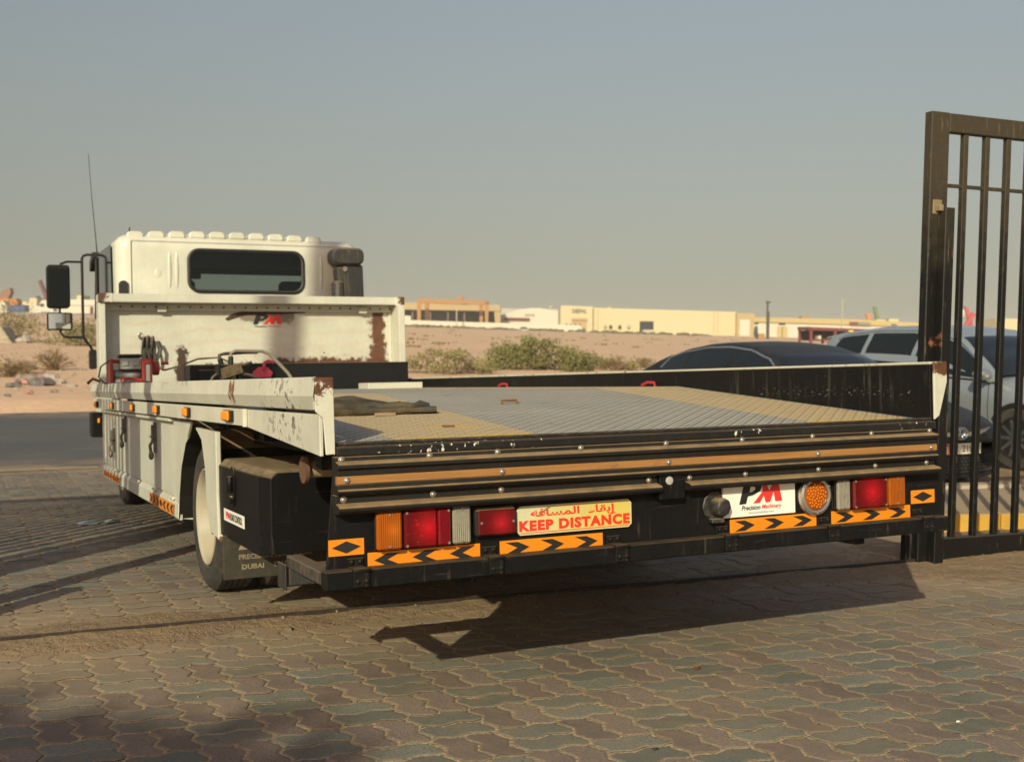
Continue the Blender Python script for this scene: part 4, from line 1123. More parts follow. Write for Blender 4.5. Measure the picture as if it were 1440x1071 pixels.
for j in range(5):
    for i in range(nx + 1):
        x = -.272 + .199 * i / nx; z = .768 + .142 * j / 4
        vv.append((x, 8.2135 - .009 * (1 - ((x + .1725) / .12) ** 2) + .010 * (i / nx - .5), z))
mb.add(vv, [(j * (nx + 1) + i, j * (nx + 1) + i + 1, (j + 1) * (nx + 1) + i + 1, (j + 1) * (nx + 1) + i) for j in range(4) for i in range(nx)], 0, True)
mb.build('mirror_glass', MG2.mat, mh, fix=False)
mb = MB(); mb.tube([(.163, 8.12, 1.44), (.155, 8.12, 1.58), (.125, 8.13, 2.0), (.102, 8.14, 2.42)], [.008, .005, .0035, .0028], 6); mb.build('whip_antenna', VIS, cab)
mb = MB(); mb.tube([(.30, 6.9, 1.50), (.30, 6.9, 1.575)], .006, 6); mb.build('roof_stub', VIS, cab)
# raised air intake at the right rear corner
mb = MB(); mb.prism(rrect(1.985, 2.275, 1.262, 1.415, .06, 4), 'y', 6.52, 6.72); mb.prism([(2.11, .40), (2.295, .40), (2.275, 1.27), (2.11, 1.27), (2.03, 1.235)], 'y', 6.56, 6.71); mb.cyl((2.05, 6.60, .60), (2.05, 6.60, 1.12), .06, 14)
sn = mb.build('air_intake', grimy('intake_black', (.028, .029, .029), .4, dust=.2, top=.5), cab, .016)
mb = MB(); mb.lathe([(0, 0), (0, .022), (-.006, .022), (-.006, .011), (-.004, .010), (-.004, 0)], (2.10, 6.552, 1.225), 'y', 14); mb.build('clamp_bolt', BOLT, sn)
# front corner under the cab, seen past the lockers
mb = MB(); mb.box(.085, 2.4, 8.1, 8.34, -.26, -.02); mb.build('front_bumper', BLACK, truck, .01)
mb = MB(); mb.box(.135, .155, 8.075, 8.10, -.125, -.08); mb.build('corner_lamp', AMB_M, truck, .006)
mb = MB(); mb.box(.12, .145, 6.42, 8.1, -.02, .22); mb.build('cab_step', WHITE, truck, .004)

# ------------------------------------------------------------------ things lying on the truck
def on_truck(name, mb, base, mat, label, cat, bevel=0, sharp=40):
    b = Vector(base)
    mb.v = [tuple(Vector(p) - b) for p in mb.v]
    o = mb.build(name, mat, None, bevel, sharp)
    o.matrix_world = TM @ Matrix.Translation(b)
    return tag(o, label, cat)
mb = MB()
for k in range(5):
    x = .290 + .017 * k; pts = []
    for a in np.linspace(0, 2 * PI, 20)[:-1]:
        pts.append((x + .018 * math.cos(a) * (1 if k % 2 else -.6), 6.12 - .02 * math.sin(a * 2) - .006 * k, .495 + (.100 + .006 * (k % 3)) * math.sin(a)))
    mb.tube(pts, .010, 6, closed=True)
mb.tube([(.40, 6.11, .56), (.42, 6.10, .50), (.405, 6.09, .44)], .012, 6)
on_truck('cable_coil', mb, (.33, 6.12, .40), grimy('cable_grey', (.035, .032, .028), .6, dust=.2), 'dark looped cable coil hanging on the white headboard above the winch', 'cable')
mb = MB(); mb.tube([(.262, 6.16, .60), (.262, 6.12, .60), (.262, 6.105, .615)], .010, 6); mb.tube([(.262 + .016 * math.cos(a), 6.10, .615 + .016 * math.sin(a)) for a in np.linspace(0, 2 * PI, 13)[:-1]], .006, 6, closed=True); mb.build('cable_hook', STEEL, truck)
mb = MB()
ol = [(1.075, .262), (1.225, .262), (1.245, .30), (1.20, .345), (1.135, .345), (1.09, .31)]
mb.prism(ol, 'y', 5.80, 5.836)
mb.tube([(1.17, 5.80, .32), (1.17, 5.785, .345), (1.175, 5.80, .378), (1.215, 5.82, .392), (1.255, 5.82, .380)], .014, 8)
mb.lathe([(0, 0), (0, .022), (-.004, .022), (-.004, 0)], (1.155, 5.80, .296), 'y', 12)
on_truck('tow_hook', mb, (1.16, 5.82, .26), plain('hook_pink', (.56, .055, .10), .5), 'pinkish red tow hook hung on the front of the long black box', 'hook', .004)
# folded mat
mb = MB()
profp = [(.46, .004), (.30, .006), (.12, .006), (.02, .008), (-.012, .020), (-.010, .040), (.015, .052), (.10, .050), (.22, .056), (.33, .060), (.40, .052), (.43, .040), (.40, .030), (.30, .034), (.18, .030)]
nx = 22; k = len(profp)
vv = []
for i in range(nx + 1):
    u = i / nx; x = .075 + .60 * u
    for j, (py_, pz_) in enumerate(profp):
        w = mnoise.noise(Vector((x * 5, j * .35, 4.4))); w2 = mnoise.noise(Vector((x * 13, j * .8, 1.2)))
        y = .835 + .06 * (1 - u) + py_ * (1.0 - .10 * u) * .85 + .015 * w + .10 * u * u * (pz_ > .02)
        z = dk(max(0, y)) + max(.003, pz_ * .60 * (1.0 + .30 * math.sin(u * 5)) + (.016 * w + .006 * w2) * (pz_ > .015))
        vv.append((x + .012 * w, y, z))
mb.add(vv, [(i * k + j, i * k + j + 1, (i + 1) * k + j + 1, (i + 1) * k + j) for i in range(nx) for j in range(k - 1)], 0, True)
m = N('mat_cloth', .95, 0, .15)
c = m.mix(m.rng(m.noise(7, 5, .65), .32, .68), (.040, .032, .020), (.13, .098, .06))
c = m.mix(m.rng(m.noise(5, 3, .5), .58, .66, 0, .6), c, (.05, .062, .06))
m.color(c).bump(m.noise(120, 3, .6), .004)
rsm = random.Random(4)
mb.tube([(.085 + .59 * i / 18, .852 + .01 * math.sin(i * 1.3) + .004 * i / 18, dk(.85) + .014 + .006 * mnoise.noise(Vector((i * .7, 2, 2)))) for i in range(19)], [.010 + .007 * abs(mnoise.noise(Vector((i * .9, 5, 1)))) for i in range(19)], 8)
mb.tube([(.40 + .27 * i / 8, .90 + .02 * math.sin(i), dk(.9) + .028 + .004 * math.sin(i * 2)) for i in range(9)], [.010 + .006 * (i % 2) for i in range(9)], 7)
mat_ob = on_truck('folded_mat', mb, (.37, 1.0, .07), m.mat, 'dusty brown mat folded over on the left of the deck', 'mat', 0, 60)
md = mat_ob.modifiers.new('thickness', 'SOLIDIFY'); md.thickness = .006; md.offset = 0
mb = MB(); mb.prism([(0, 0), (.09, .008), (.055, .055), (.02, .03)], 'z', 0, .012)
mb.v = [(x + .40, y + .80, z + dk(.8) + .002) for x, y, z in mb.v]
on_truck('torn_scrap', mb, (.44, .82, .066), plain('scrap_card', (.30, .21, .13), .9), 'torn scrap of brown card lying before the folded mat', 'scrap')

# ------------------------------------------------------------------ gate
GATEM = N('gate_paint', .45, 0, .3)
m = GATEM; pz = m.xyz(m.geo('Position'))[2]
n1 = m.noise(5, 5, .65); n2 = m.noise(34, 4, .7)
d = m.rng(m.math('ADD', pz, m.mul(m.math('SUBTRACT', n1, .5), 1.0)), 1.55, 2.25, .02, .70, True)
d = m.mul(d, m.rng(n2, .25, .7, .55, 1.0))
d = m.math('MAXIMUM', d, m.mul(m.rng(m.upness(), .5, .9), .75))
c = m.mix(d, (.006, .006, .006), (.080, .063, .038))
sc_m = m.noise(7, 3, .6, m.scale(m.tc(), (9, 9, .8)))
c = m.mix(m.mul(m.rng(sc_m, .63, .68), .30), c, (.22, .17, .12))
k = m.rng(m.math('ADD', m.mul(m.box((.01, None, 1.18), (.085, None, 1.36), .05), .7), m.mul(n1, .8)), .86, .92)
c = m.mix(k, c, (.23, .085, .045))
m.color(c).rough(m.fmix(d, .42, .88)).bump(n2, .002)
GATEM = m.mat
def make_gate(name, label, x0, x1, loc, rz, lean=0, bw=.017):
    g = thing(name, loc, label, 'gate', None, rz)
    g.rotation_euler = (0, lean, rz)
    L = x1 - x0
    mb = MB(); mb.box(x0, x0 + .128, -.03, .03, .002, 2.522); mb.build('end_stile', GATEM, g, .005)
    mb = MB(); mb.box(x1 - .128, x1, -.03, .03, .002, 2.522); mb.build('end_stile', GATEM, g, .005)
    mb = MB(); mb.box(x0 + .1285, x1 - .1285, -.029, .029, 2.415, 2.520); mb.build('top_rail', GATEM, g, .005)
    mb = MB(); mb.box(x0 + .1285, x1 - .1285, -.029, .029, .008, .135); mb.build('bottom_rail', GATEM, g, .005)
    mb = MB(); mb.box(x0 + .1285, x1 - .1285, -.009, .009, 2.113, 2.133); mb.build('tie_rail', GATEM, g, .002)
    bmb = MB(); bmb.box(-bw, bw, -bw, bw, .136, 2.4145); bme = bmb.mesh('bar', GATEM, .003)
    x = x0 + .262; first = True
    while x < x1 - .18:
        b = link('bar', bme, g); b.location = (x, 0, 0)
        x += .158
    return g
gate = make_gate('sliding_gate', 'tall black barred sliding gate at the right of the truck', 0, 3.3, (4.858, track_y(4.858) + .005, 0), -.055, .010)
mb = MB(); mb.box(.062, .128, -.092, -.0305, .0, 1.99); mb.build('stop_tube', GATEM, gate, .004)
mb = MB(); mb.box(.020, .085, -.0365, -.0305, 1.955, 2.035); mb.box(.035, .062, -.075, -.0366, 1.97, 2.005); mb.build('latch_bracket', grimy('latch_pale', (.20, .155, .09), .7, dust=.6), gate, .003)
mb = MB()
for x in (.5, 2.8): mb.lathe([(-.012, 0), (-.012, .04), (0, .034), (.012, .04), (.012, 0)], (x, 0, .04), 'y', 16)
mb.build('gate_roller', STEELR, gate)
mb = MB(); mb.box(-.03, .0, .032, .08, -.02, .155); mb.build('guide_foot', GATEM, gate, .004)

# ------------------------------------------------------------------ parked cars
def lerp(tab, s):
    if s <= tab[0][0]: return tab[0][1]
    for (a, b), (c_, d_) in zip(tab, tab[1:]):
        if s <= c_:
            t = (s - a) / (c_ - a); t = t * t * (3 - 2 * t) * .5 + t * .5
            return b + (d_ - b) * t
    return tab[-1][1]
def car_paint(name, col, metal=.3, rough=.22, coat=.25, spec=.5):
    m = N(name, rough, metal, spec); m.put(m.b.inputs['Coat Weight'], coat); m.put(m.b.inputs['Coat Roughness'], .08)
    d = m.math('ADD', m.mul(m.rng(m.upness(), .2, .95), .045), m.mul(m.rng(m.noise(5, 4, .6), .45, .75), .05))
    m.color(m.mix(d, col, (.36, .29, .21))).rough(m.fmix(d, rough, .6)); return m.mat
CGLASS = N('car_glass', .05, 0, .28); CGLASS.color((.012, .015, .017)); CGLASS = CGLASS.mat
TRIM = plain('car_trim', (.012, .012, .012), .5)
BRIGHT = plain('car_bright', (.50, .52, .54), .18, .9)
def make_car(name, loc, spec, paint, label):
    """local: s (+y) from the nose to the tail, right-hand side at -x; nose points to -y"""
    c = thing(name, loc, label, 'car')
    Ln = spec['len']; Wd = spec['w']; belt = spec['belt']; hood = spec['hood']
    ss = [0, .02, .06, .14, .28, .45, .7, 1.0, 1.3, 1.6, 2.0, 2.5, 3.0, 3.5, 3.9, 4.2, Ln - .25, Ln - .10, Ln - .03, Ln]
    mb = MB(); v = []; f = []; K = 0
    for s in ss:
        w = Wd * lerp(spec['plan'], s); zt_ = lerp(hood, s); zb = lerp(spec['bot'], s); zs = min(zt_ - .03, lerp(belt, s))
        half = [(0, zb), (w * .72, zb), (w * .93, zb + .07), (w * .985, zb + .20), (w, zb + (zs - zb) * .62), (w * .985, zs - .05), (w * .93, zs), (w * .80, zs + (zt_ - zs) * .6), (w * .45, zt_ - .006), (0, zt_)]
        ring = [(-x, s, z) for x, z in half] + [(x, s, z) for x, z in half[::-1]][1:-1]
        K = len(ring); v += ring
    for i in range(len(ss) - 1):
        for q in range(K): f.append((i * K + q, i * K + (q + 1) % K, (i + 1) * K + (q + 1) % K, (i + 1) * K + q))
    mb.add(v, f, 0, True); mb.add(v[:K], [tuple(range(K))]); mb.add(v[-K:], [tuple(range(K))[::-1]])
    body = mb.build('body', paint, c, sharp=50)
    # door gaps and handles
    for sgn in (-1, 1):
        for sd in spec['gaps']:
            w = Wd * lerp(spec['plan'], sd); zb = lerp(spec['bot'], sd); zs = lerp(belt, sd)
            mb = MB(); mb.tube([(sgn * (w * .985 + .001), sd, zb + .20), (sgn * (w + .001), sd, zb + (zs - zb) * .62), (sgn * (w * .985 + .001), sd, zs - .05), (sgn * (w * .93 + .001), sd, zs)], .005, 5)
            mb.build('door_gap', TRIM, c)
        for sd in spec['gaps'][1:]:
            w = Wd * lerp(spec['plan'], sd); zs = lerp(belt, sd)
            mb = MB(); mb.blob((sgn * (w * .99 + .008), sd - .16, zs - .10), .018, .10, .016, 2, 0, 0, 10, 6, True); mb.build('door_handle', spec['mirror'], c)
    # cabin
    roof = spec['roof']; wr = spec['wr']; wb = spec['wb']
    sa, sb = roof[0][0], roof[-1][0]
    N_ = 30; S = [sa + (sb - sa) * i / N_ for i in range(N_ + 1)]
    def side(s, t, sgn=-1, off=0):
        zb_ = lerp(belt, s) - .015; zr_ = max(zb_ + .002, lerp(roof, s) - .035)
        a = wb * lerp(spec['plan'], s) ; b = lerp(wr, s)
        t2 = t
        x = a + (b - a) * (t2 ** 1.35); z = zb_ + (zr_ - zb_) * t2
        hh = lerp(roof, s) - lerp(belt, s)
        full = spec['h'] - lerp(belt, 2.5)
        x = a + (x - a) * min(1, max(.12, hh / full))
        return (sgn * (x + off), s, z)
    mb = MB(); v = []; f = []
    T_ = [0, .25, .5, .75, .92, 1.0]
    for s in S:
        L_ = [side(s, t, -1) for t in T_]; xe = abs(L_[-1][0]); zr_ = lerp(roof, s)
        top = [(-xe * .93, s, zr_ - .016), (-xe * .6, s, zr_), (0, s, zr_ + .008), (xe * .6, s, zr_), (xe * .93, s, zr_ - .016)]
        Rr = [(-p[0], p[1], p[2]) for p in L_[::-1]]
        v += L_ + top + Rr
    K = len(T_) * 2 + 5
    for i in range(N_):
        for q in range(K - 1): f.append((i * K + q, (i + 1) * K + q, (i + 1) * K + q + 1, i * K + q + 1))
    mb.add(v, f, 0, True)
    for i in range(N_):
        sm = (S[i] + S[i + 1]) / 2
        if sm < spec['ws'] or sm > spec['rs']:
            for q in range(len(T_), len(T_) + 4): mb.m[i * (K - 1) + q] = 1
            
    cabn = mb.build('cabin', [paint, CGLASS], c, sharp=60)
    for sgn in (-1, 1):
        for a, b in spec['win']:
            mb = MB(); v = []; f = []; n_ = 8
            for i in range(n_ + 1):
                s = a + (b - a) * i / n_
                for t in (.07, .5, .88): v.append(side(s, t, sgn, .004))
            for i in range(n_):
                for q in range(2): f.append((i * 3 + q, (i + 1) * 3 + q, (i + 1) * 3 + q + 1, i * 3 + q + 1))
            mb.add(v, f, 0, True); mb.build('side_window', CGLASS, c, fix=False)
        mb = MB(); a, b = spec['win'][0][0] - .05, spec['win'][-1][1] + .05
        mb.tube([side(a + (b - a) * i / 24, .93 if 0 < i < 24 else .5, sgn, .004) for i in range(25)], .013, 6)
        mb.build('window_trim', BRIGHT, c)
        mb = MB(); s0 = spec['win'][0][0] - .02 - spec.get('mfwd', 0)
        p = Vector(side(s0, .05, sgn)); mb.blob((p.x + sgn * .14, s0, p.z + .085), .135, .085, .072, 2, .05, 0, 12, 8, True); mb.tube([tuple(p), (p.x + sgn * .09, s0, p.z + .04)], .025, 6)
        mb.build('door_mirror', spec['mirror'], c)
        for sw in spec['wheels']:
            x = sgn * (Wd * lerp(spec['plan'], sw) - .20); r = spec['r']
            ar = MB(); ar.lathe([(0, 0), (0, r + .055), (.012, r + .045), (.012, 0)] if sgn > 0 else [(0, 0), (0, r + .055), (-.012, r + .045), (-.012, 0)], (sgn * (Wd * lerp(spec['plan'], sw) - .004), sw, r), 'x', 28)
            ar.build('wheel_arch', TRIM, c, fix=False)
            wm = MB(); w_ = .215 * sgn
            wm.lathe([(w_ * .0, r * .7), (w_ * .0, r - .02), (w_ * .1, r), (w_ * .9, r), (w_ * 1.0, r - .02), (w_ * 1.02, r * .68)], (x, sw, r), 'x', 36)
            wl_ = wm.build('wheel', TYRE, c, fix=False)
            rm = MB(); rm.lathe([(w_ * 1.02, r * .69), (w_ * 1.03, r * .63), (w_ * .85, r * .60), (w_ * .55, r * .58), (w_ * .5, 0)], (x, sw, r), 'x', 36, 1)
            for k in range(10):
                a = k * PI / 5; t = Vector((0, -math.sin(a), math.cos(a))); d = Vector((0, math.cos(a), math.sin(a)))
                cc = Vector((x, sw, r)); fx = Vector((w_ * .98, 0, 0)); q0 = cc + fx + d * .05; q1 = cc + fx + d * r * .64; th = Vector((-.03 * sgn, 0, 0))
                rm.add([q0 - t * .024, q0 + t * .024, q1 + t * .016, q1 - t * .016, q0 - t * .024 + th, q0 + t * .024 + th, q1 + t * .016 + th, q1 - t * .016 + th], [(0, 1, 2, 3), (0, 4, 5, 1), (1, 5, 6, 2), (2, 6, 7, 3), (3, 7, 4, 0)])
            rm.lathe([(w_ * .9, .07), (w_ * 1.0, .05), (w_ * 1.02, 0)], (x, sw, r), 'x', 16)
            rm.build('rim', [BRIGHT, TRIM], wl_, fix=False)
    return c, side
SED = dict(gaps=(1.42, 2.72, 3.72), len=5.05, w=.915, h=1.46, r=.335, wheels=(.95, 3.78), ws=2.12, rs=3.62, mirror=car_paint('mirror_dark_paint', (.02, .024, .03)),
    plan=[(0, .52), (.02, .62), (.06, .72), (.14, .82), (.28, .91), (.45, .96), (.7, .985), (1.0, 1), (3.6, 1), (4.4, .95), (4.85, .86), (5.05, .74)],
    hood=[(0, .60), (.06, .66), (.2, .735), (.6, .84), (1.0, .915), (1.5, .985), (4.2, 1.04), (4.8, 1.03), (4.98, .98), (5.05, .80)],
    bot=[(0, .30), (.1, .20), (.5, .17), (4.6, .18), (5.05, .34)],
    belt=[(0, .52), (.2, .64), (.6, .74), (1.2, .88), (1.6, .93), (3.5, 1.0), (4.5, 1.0), (5.05, .75)],
    roof=[(1.40, .985), (1.75, 1.17), (2.10, 1.345), (2.5, 1.435), (2.9, 1.46), (3.3, 1.445), (3.7, 1.385), (4.1, 1.275), (4.5, 1.12), (4.8, 1.03)],
    wr=[(1.40, .74), (2.1, .62), (2.8, .60), (3.6, .60), (4.8, .70)], wb=.93, win=[(1.72, 2.68), (2.76, 3.55), (3.60, 4.05)])
NAVY = car_paint('dark_car_paint', (.005, .007, .010), .0, .42, 0.0, .16)
SEDLOC = (8.95, 8.45, -.31)
sed, sside = make_car('parked_sedan', SEDLOC, SED, NAVY, 'dark blue black sedan with bright window trim parked beyond the right rail of the truck')
def nose(x): return .42 * (abs(x) / .88) ** 2.6
def nose_patch(mb, pts, off, mi=0):
    mb.add([(x, nose(x) - off, z) for x, z in pts], [tuple(range(len(pts)))], mi)
def nose_strip(mb, x0, x1, z0, z1, off, n=10, mi=0):
    v = []
    for i in range(n + 1):
        x = x0 + (x1 - x0) * i / n
        zz0 = z0(x) if callable(z0) else z0; zz1 = z1(x) if callable(z1) else z1
        v += [(x, nose(x) - off, zz0), (x, nose(x) - off, zz1), (x, nose(x) + .03, zz0), (x, nose(x) + .03, zz1)]
    f = []
    for i in range(n):
        a = i * 4; b = a + 4
        f += [(a, b, b + 1, a + 1), (a + 2, a + 3, b + 3, b + 2), (a, a + 2, b + 2, b), (a + 1, b + 1, b + 3, a + 3)]
    mb.add(v, f + [(0, 1, 3, 2), (n * 4, n * 4 + 2, n * 4 + 3, n * 4 + 1)], mi)
mb = MB(); nose_strip(mb, -.62, .62, .20, .46, .02); gr = mb.build('lower_grille', TRIM, sed)
GRB = plain('grille_black', (.035, .034, .032), .35)
gb = MB()
for j in range(7):
    for i in range(22):
        x = -.60 + 1.2 * (i + .5 * (j % 2)) / 22; z = .215 + j * .034
        y = nose(x) - .024
        gb.add([(x - .024, y, z), (x, y, z - .013), (x + .024, y, z), (x, y, z + .013), (x, y - .010, z)], [(0, 1, 4), (1, 2, 4), (2, 3, 4), (3, 0, 4)])
tag(gb.build('grille_mesh', GRB, gr, fix=False), kind='stuff')
mb = MB(); nose_strip(mb, -.70, .70, lambda x: .565 + .035 * abs(x) / .7, lambda x: .60 + .06 * abs(x) / .7, .022, 14); mb.build('grille_bar', BRIGHT, sed)
mb = MB(); nose_strip(mb, -.58, .58, .475, .56, .012); mb.build('upper_grille', TRIM, sed)
mb = MB(); nose_strip(mb, -.66, .66, .155, .195, .035); mb.build('bumper_lip', TRIM, sed)
for sgn in (-1, 1):
    mb = MB(); nose_strip(mb, sgn * .52, sgn * .85, lambda x: .57 + .09 * (abs(x) - .5), lambda x: .645 + .12 * (abs(x) - .5), .012, 6); mb.build('headlight', lens('headlamp_glass', (.16, .18, .20), .08, None, 0, False, .1), sed)
    mb = MB(); nose_strip(mb, sgn * .66, sgn * .82, .24, .42, .016, 5); mb.build('bumper_corner', TRIM, sed)
mb = MB()
def oval(cx, cz, rx, rz, r=.006): mb.tube([(cx + rx * math.cos(a), -.036, cz + rz * math.sin(a)) for a in np.linspace(0, 2 * PI, 25)[:-1]], r, 6, closed=True)
oval(0, .60, .082, .058, .008); oval(0, .622, .050, .022); oval(0, .602, .022, .050)
mb.build('badge', BRIGHT, sed)
mb = MB(); mb.box(-.262, .262, -.045, -.028, .395, .510); pl = mb.build('number_plate', TRIM, sed, .002)
mb = MB(); mb.quad((-.255, -.0456, .400), (.255, -.0456, .400), (.255, -.0456, .505), (-.255, -.0456, .505)); mb.quad((-.25, -.0462, .404), (-.165, -.0462, .404), (-.165, -.0462, .501), (-.25, -.0462, .501), 1)
lettering(mb, '18', -.237, -.182, .412, .482, -.0468, .03, 0, 0); lettering(mb, '21907', .005, .235, .418, .488, -.0464, .012, 0, 2)
lettering(mb, 'U.A.E', -.135, -.045, .470, .490, -.0464, .0, 0, 2); lettering(mb, 'DUBAI', -.135, -.045, .418, .438, -.0464, .0, 0, 2)
mb.build('plate_face', [plain('plate_cream', (.66, .62, .50), .5), plain('plate_red', (.50, .02, .025), .5), PRINT], pl, fix=False)
SILVC = car_paint('silver_car_paint', (.29, .325, .355), .4, .25)
SUV = dict(gaps=(1.35, 2.64, 3.62), len=4.65, w=.93, h=1.68, r=.365, wheels=(.93, 3.63), ws=2.02, rs=4.18, mirror=plain('mirror_silver', (.52, .52, .50), .2, .8),
    plan=[(0, .55), (.02, .66), (.06, .75), (.14, .84), (.28, .92), (.45, .97), (.7, .99), (1.0, 1), (3.8, 1), (4.3, .96), (4.65, .82)],
    hood=[(0, .78), (.06, .86), (.2, .93), (.6, 1.02), (1.0, 1.07), (1.5, 1.11), (4.2, 1.13), (4.5, 1.10), (4.65, .90)],
    bot=[(0, .34), (.1, .26), (.5, .22), (4.2, .24), (4.65, .4)],
    belt=[(0, .68), (.2, .80), (.6, .92), (1.2, 1.02), (1.6, 1.05), (3.5, 1.12), (4.3, 1.14), (4.65, .9)],
    roof=[(1.22, 1.10), (1.6, 1.33), (2.0, 1.55), (2.35, 1.65), (2.8, 1.68), (3.4, 1.67), (3.9, 1.62), (4.25, 1.56), (4.42, 1.50), (4.55, 1.16)],
    wr=[(1.22, .74), (2.0, .66), (2.8, .64), (3.8, .63), (4.55, .68)], wb=.94, mfwd=.22, win=[(1.55, 2.60), (2.68, 3.52), (3.60, 4.15)])
suv, s2 = make_car('parked_car', (12.05, 8.72, -.31), SUV, SILVC, 'silver blue car with tinted windows parked behind the barred gate')
mb = MB(); mb.prism([(4.15, 1.585), (4.62, 1.50), (4.62, 1.475), (4.3, 1.51)], 'x', -.60, .60); mb.build('roof_spoiler', SILVC, suv, .008)
mb = MB(); mb.prism([(3.75, 1.64), (3.95, 1.635), (3.93, 1.70), (3.88, 1.70)], 'x', -.02, .02); mb.build('shark_fin', SILVC, suv, .008)
# ------------------------------------------------------------------ the industrial estate beyond the sand, about 300 m away
FRZ = math.atan2(c_right.y, c_right.x)
F2 = Vector((c_fwd.x, c_fwd.y)).normalized(); R2 = Vector((F2.y, -F2.x))
class Far:
    """a facade square to the line of sight: local x to the right, y away, z up from its foot"""
    def __init__(s, u0, vbase, D):
        s.u0 = u0; s.D = D; s.k = D / 1634.74
        x, y = far_xy(u0, D); s.z0 = CAMH - (vbase - horiz(u0)) * s.k; s.loc = (x, y, s.z0)
    def X(s, u): return (u - s.u0) * s.k
    def Z(s, u, v): return CAMH - (v - horiz(u)) * s.k - s.z0
    def thing(s, name, label, cat, group=None): return thing(name, s.loc, label, cat, group, FRZ)
    def rect(s, u0, u1, v0, v1, y0, y1, mb=None):
        mb = mb or MB(); um = (u0 + u1) / 2
        mb.box(s.X(u0), s.X(u1), y0, y1, s.Z(um, v1), s.Z(um, v0)); return mb
    def quadbox(s, pts, y0, y1, mb=None):
        mb = mb or MB(); mb.prism([(s.X(u), s.Z(u, v)) for u, v in pts], 'y', y0, y1); return mb
def wall_mat(name, col, v=.08): return grimy(name, col, .85, dust=.2, streak=.12, top=.1, dustcol=(.34, .27, .17), vary=v)
CREAM = wall_mat('cream_wall', (.53, .475, .30)); WHW = wall_mat('white_wall', (.56, .54, .46)); OCH = wall_mat('ochre_wall', (.42, .31, .16))
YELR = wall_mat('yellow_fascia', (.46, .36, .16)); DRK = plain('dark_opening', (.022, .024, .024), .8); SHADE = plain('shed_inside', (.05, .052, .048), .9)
MAR = wall_mat('maroon_paint', (.15, .035, .035)); ORN = wall_mat('orange_crane', (.37, .19, .075)); GRYW = wall_mat('grey_white_roof', (.42, .40, .34))
BRN = plain('brown_post', (.17, .105, .075), .8)
# open workshop with dark bays
f = Far(560, 463, 320); t = f.thing('workshop', 'long ochre workshop with dark open bays behind the crane frame', 'workshop')
f.quadbox([(560, 425.5), (703, 430.5), (703, 437.5), (560, 435)], -.3, 16).build('fascia', OCH, t)
f.quadbox([(566, 424.8), (700, 429.0), (703, 430.3), (560, 425.2)], .2, 16).build('roof', GRYW, t)
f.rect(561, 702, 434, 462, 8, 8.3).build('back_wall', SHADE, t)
f.rect(560, 561, 434, 463, 0, 8).build('side_wall', OCH, t); f.quadbox([(694, 437.2), (703, 437.4), (703, 463), (696, 463)], 0, 8).build('side_wall', OCH, t)
for u in (579, 604, 629, 641, 652): f.rect(u - 1.1, u + 1.1, 434.5, 462, 1.0, 1.4).build('post', BRN, t)
# gantry crane in front
f = Far(586, 463, 300); t = f.thing('gantry_crane', 'rusty orange gantry crane frame standing before the dark workshop bays', 'crane')
f.quadbox([(586, 420), (687, 423.6), (687, 428), (586, 424.6)], 0, 1).build('girder', ORN, t); f.quadbox([(588, 421.5), (686, 424.6), (686, 428.4), (588, 426)], 6, 7).build('girder', ORN, t)
for u0, u1, y in ((586, 590.5, 0), (594.5, 599, 6.2), (672.5, 677, 6.2), (681, 685.5, 0)): f.quadbox([(u0 - .5, 424.5), (u1 + 1, 424.5), (u1, 463.5), (u0 + .5, 463.5)], y, y + .9).build('leg', ORN, t)
mb = f.rect(643, 650, 417.6, 420.8, 0, 3); f.rect(645, 649, 416, 418, .5, 2, mb); mb.build('hoist_trolley', ORN, t)
mb = MB()
for u in range(588, 687, 7): f.rect(u - .25, u + .25, 416.5 + (u - 586) * .036, 421 + (u - 586) * .036, .1, .2, mb)
f.quadbox([(586, 416.6), (687, 420.2), (687, 420.6), (586, 417.0)], .1, .2, mb); o = mb.build('walkway_railing', ORN, t); o['kind'] = 'stuff'
# boundary walls
for name, lab, D, pts in (('boundary_wall', 'low cream white boundary wall in front of the open workshop', 290, [(566, 443.5), (577, 444), (577, 450), (669, 453), (690, 453.5), (690, 462.5), (566, 459.5)]),
                          ('boundary_wall', 'low white boundary wall below the white curved hangar', 290, [(690, 453.6), (816, 457), (818, 467), (690, 462.6)])):
    f = Far(pts[0][0], pts[-1][1], D); o = f.quadbox(pts, 0, .3).build(name, WHW); o.location = f.loc; o.rotation_euler = (0, 0, FRZ); tag(o, lab, 'wall')
# white hangar
f = Far(700, 466, 330); t = f.thing('white_hangar', 'white hangar with a low curved roof and a dark red panel', 'hangar')
arc_ = [(710, 441), (725, 436.2), (742, 433.4), (758, 433.2), (775, 435.8), (793, 440)]
f.quadbox([(700, 466)] + [(700, 444)] + arc_ + [(793, 468)], 0, 18).build('front_wall', WHW, t)
f.quadbox([(700, 432.2), (790, 433.5), (790, 445), (700, 444)], 19, 30).build('rear_block', GRYW, t)
f.quadbox([(708, 446.4), (744, 447.2), (744, 451.6), (708, 450.8)], -.3, -.02).build('red_panel', MAR, t)
mb = MB(); lettering(mb, 'KATS', f.X(738), f.X(751), f.Z(745, 445.2), f.Z(745, 441.4), -.06, .03); mb.build('lettering', plain('far_print', (.16, .14, .10), .8), t, fix=False)
f.rect(774, 779, 428.4, 431, 22, 24).build('roof_tank', YELR, t)
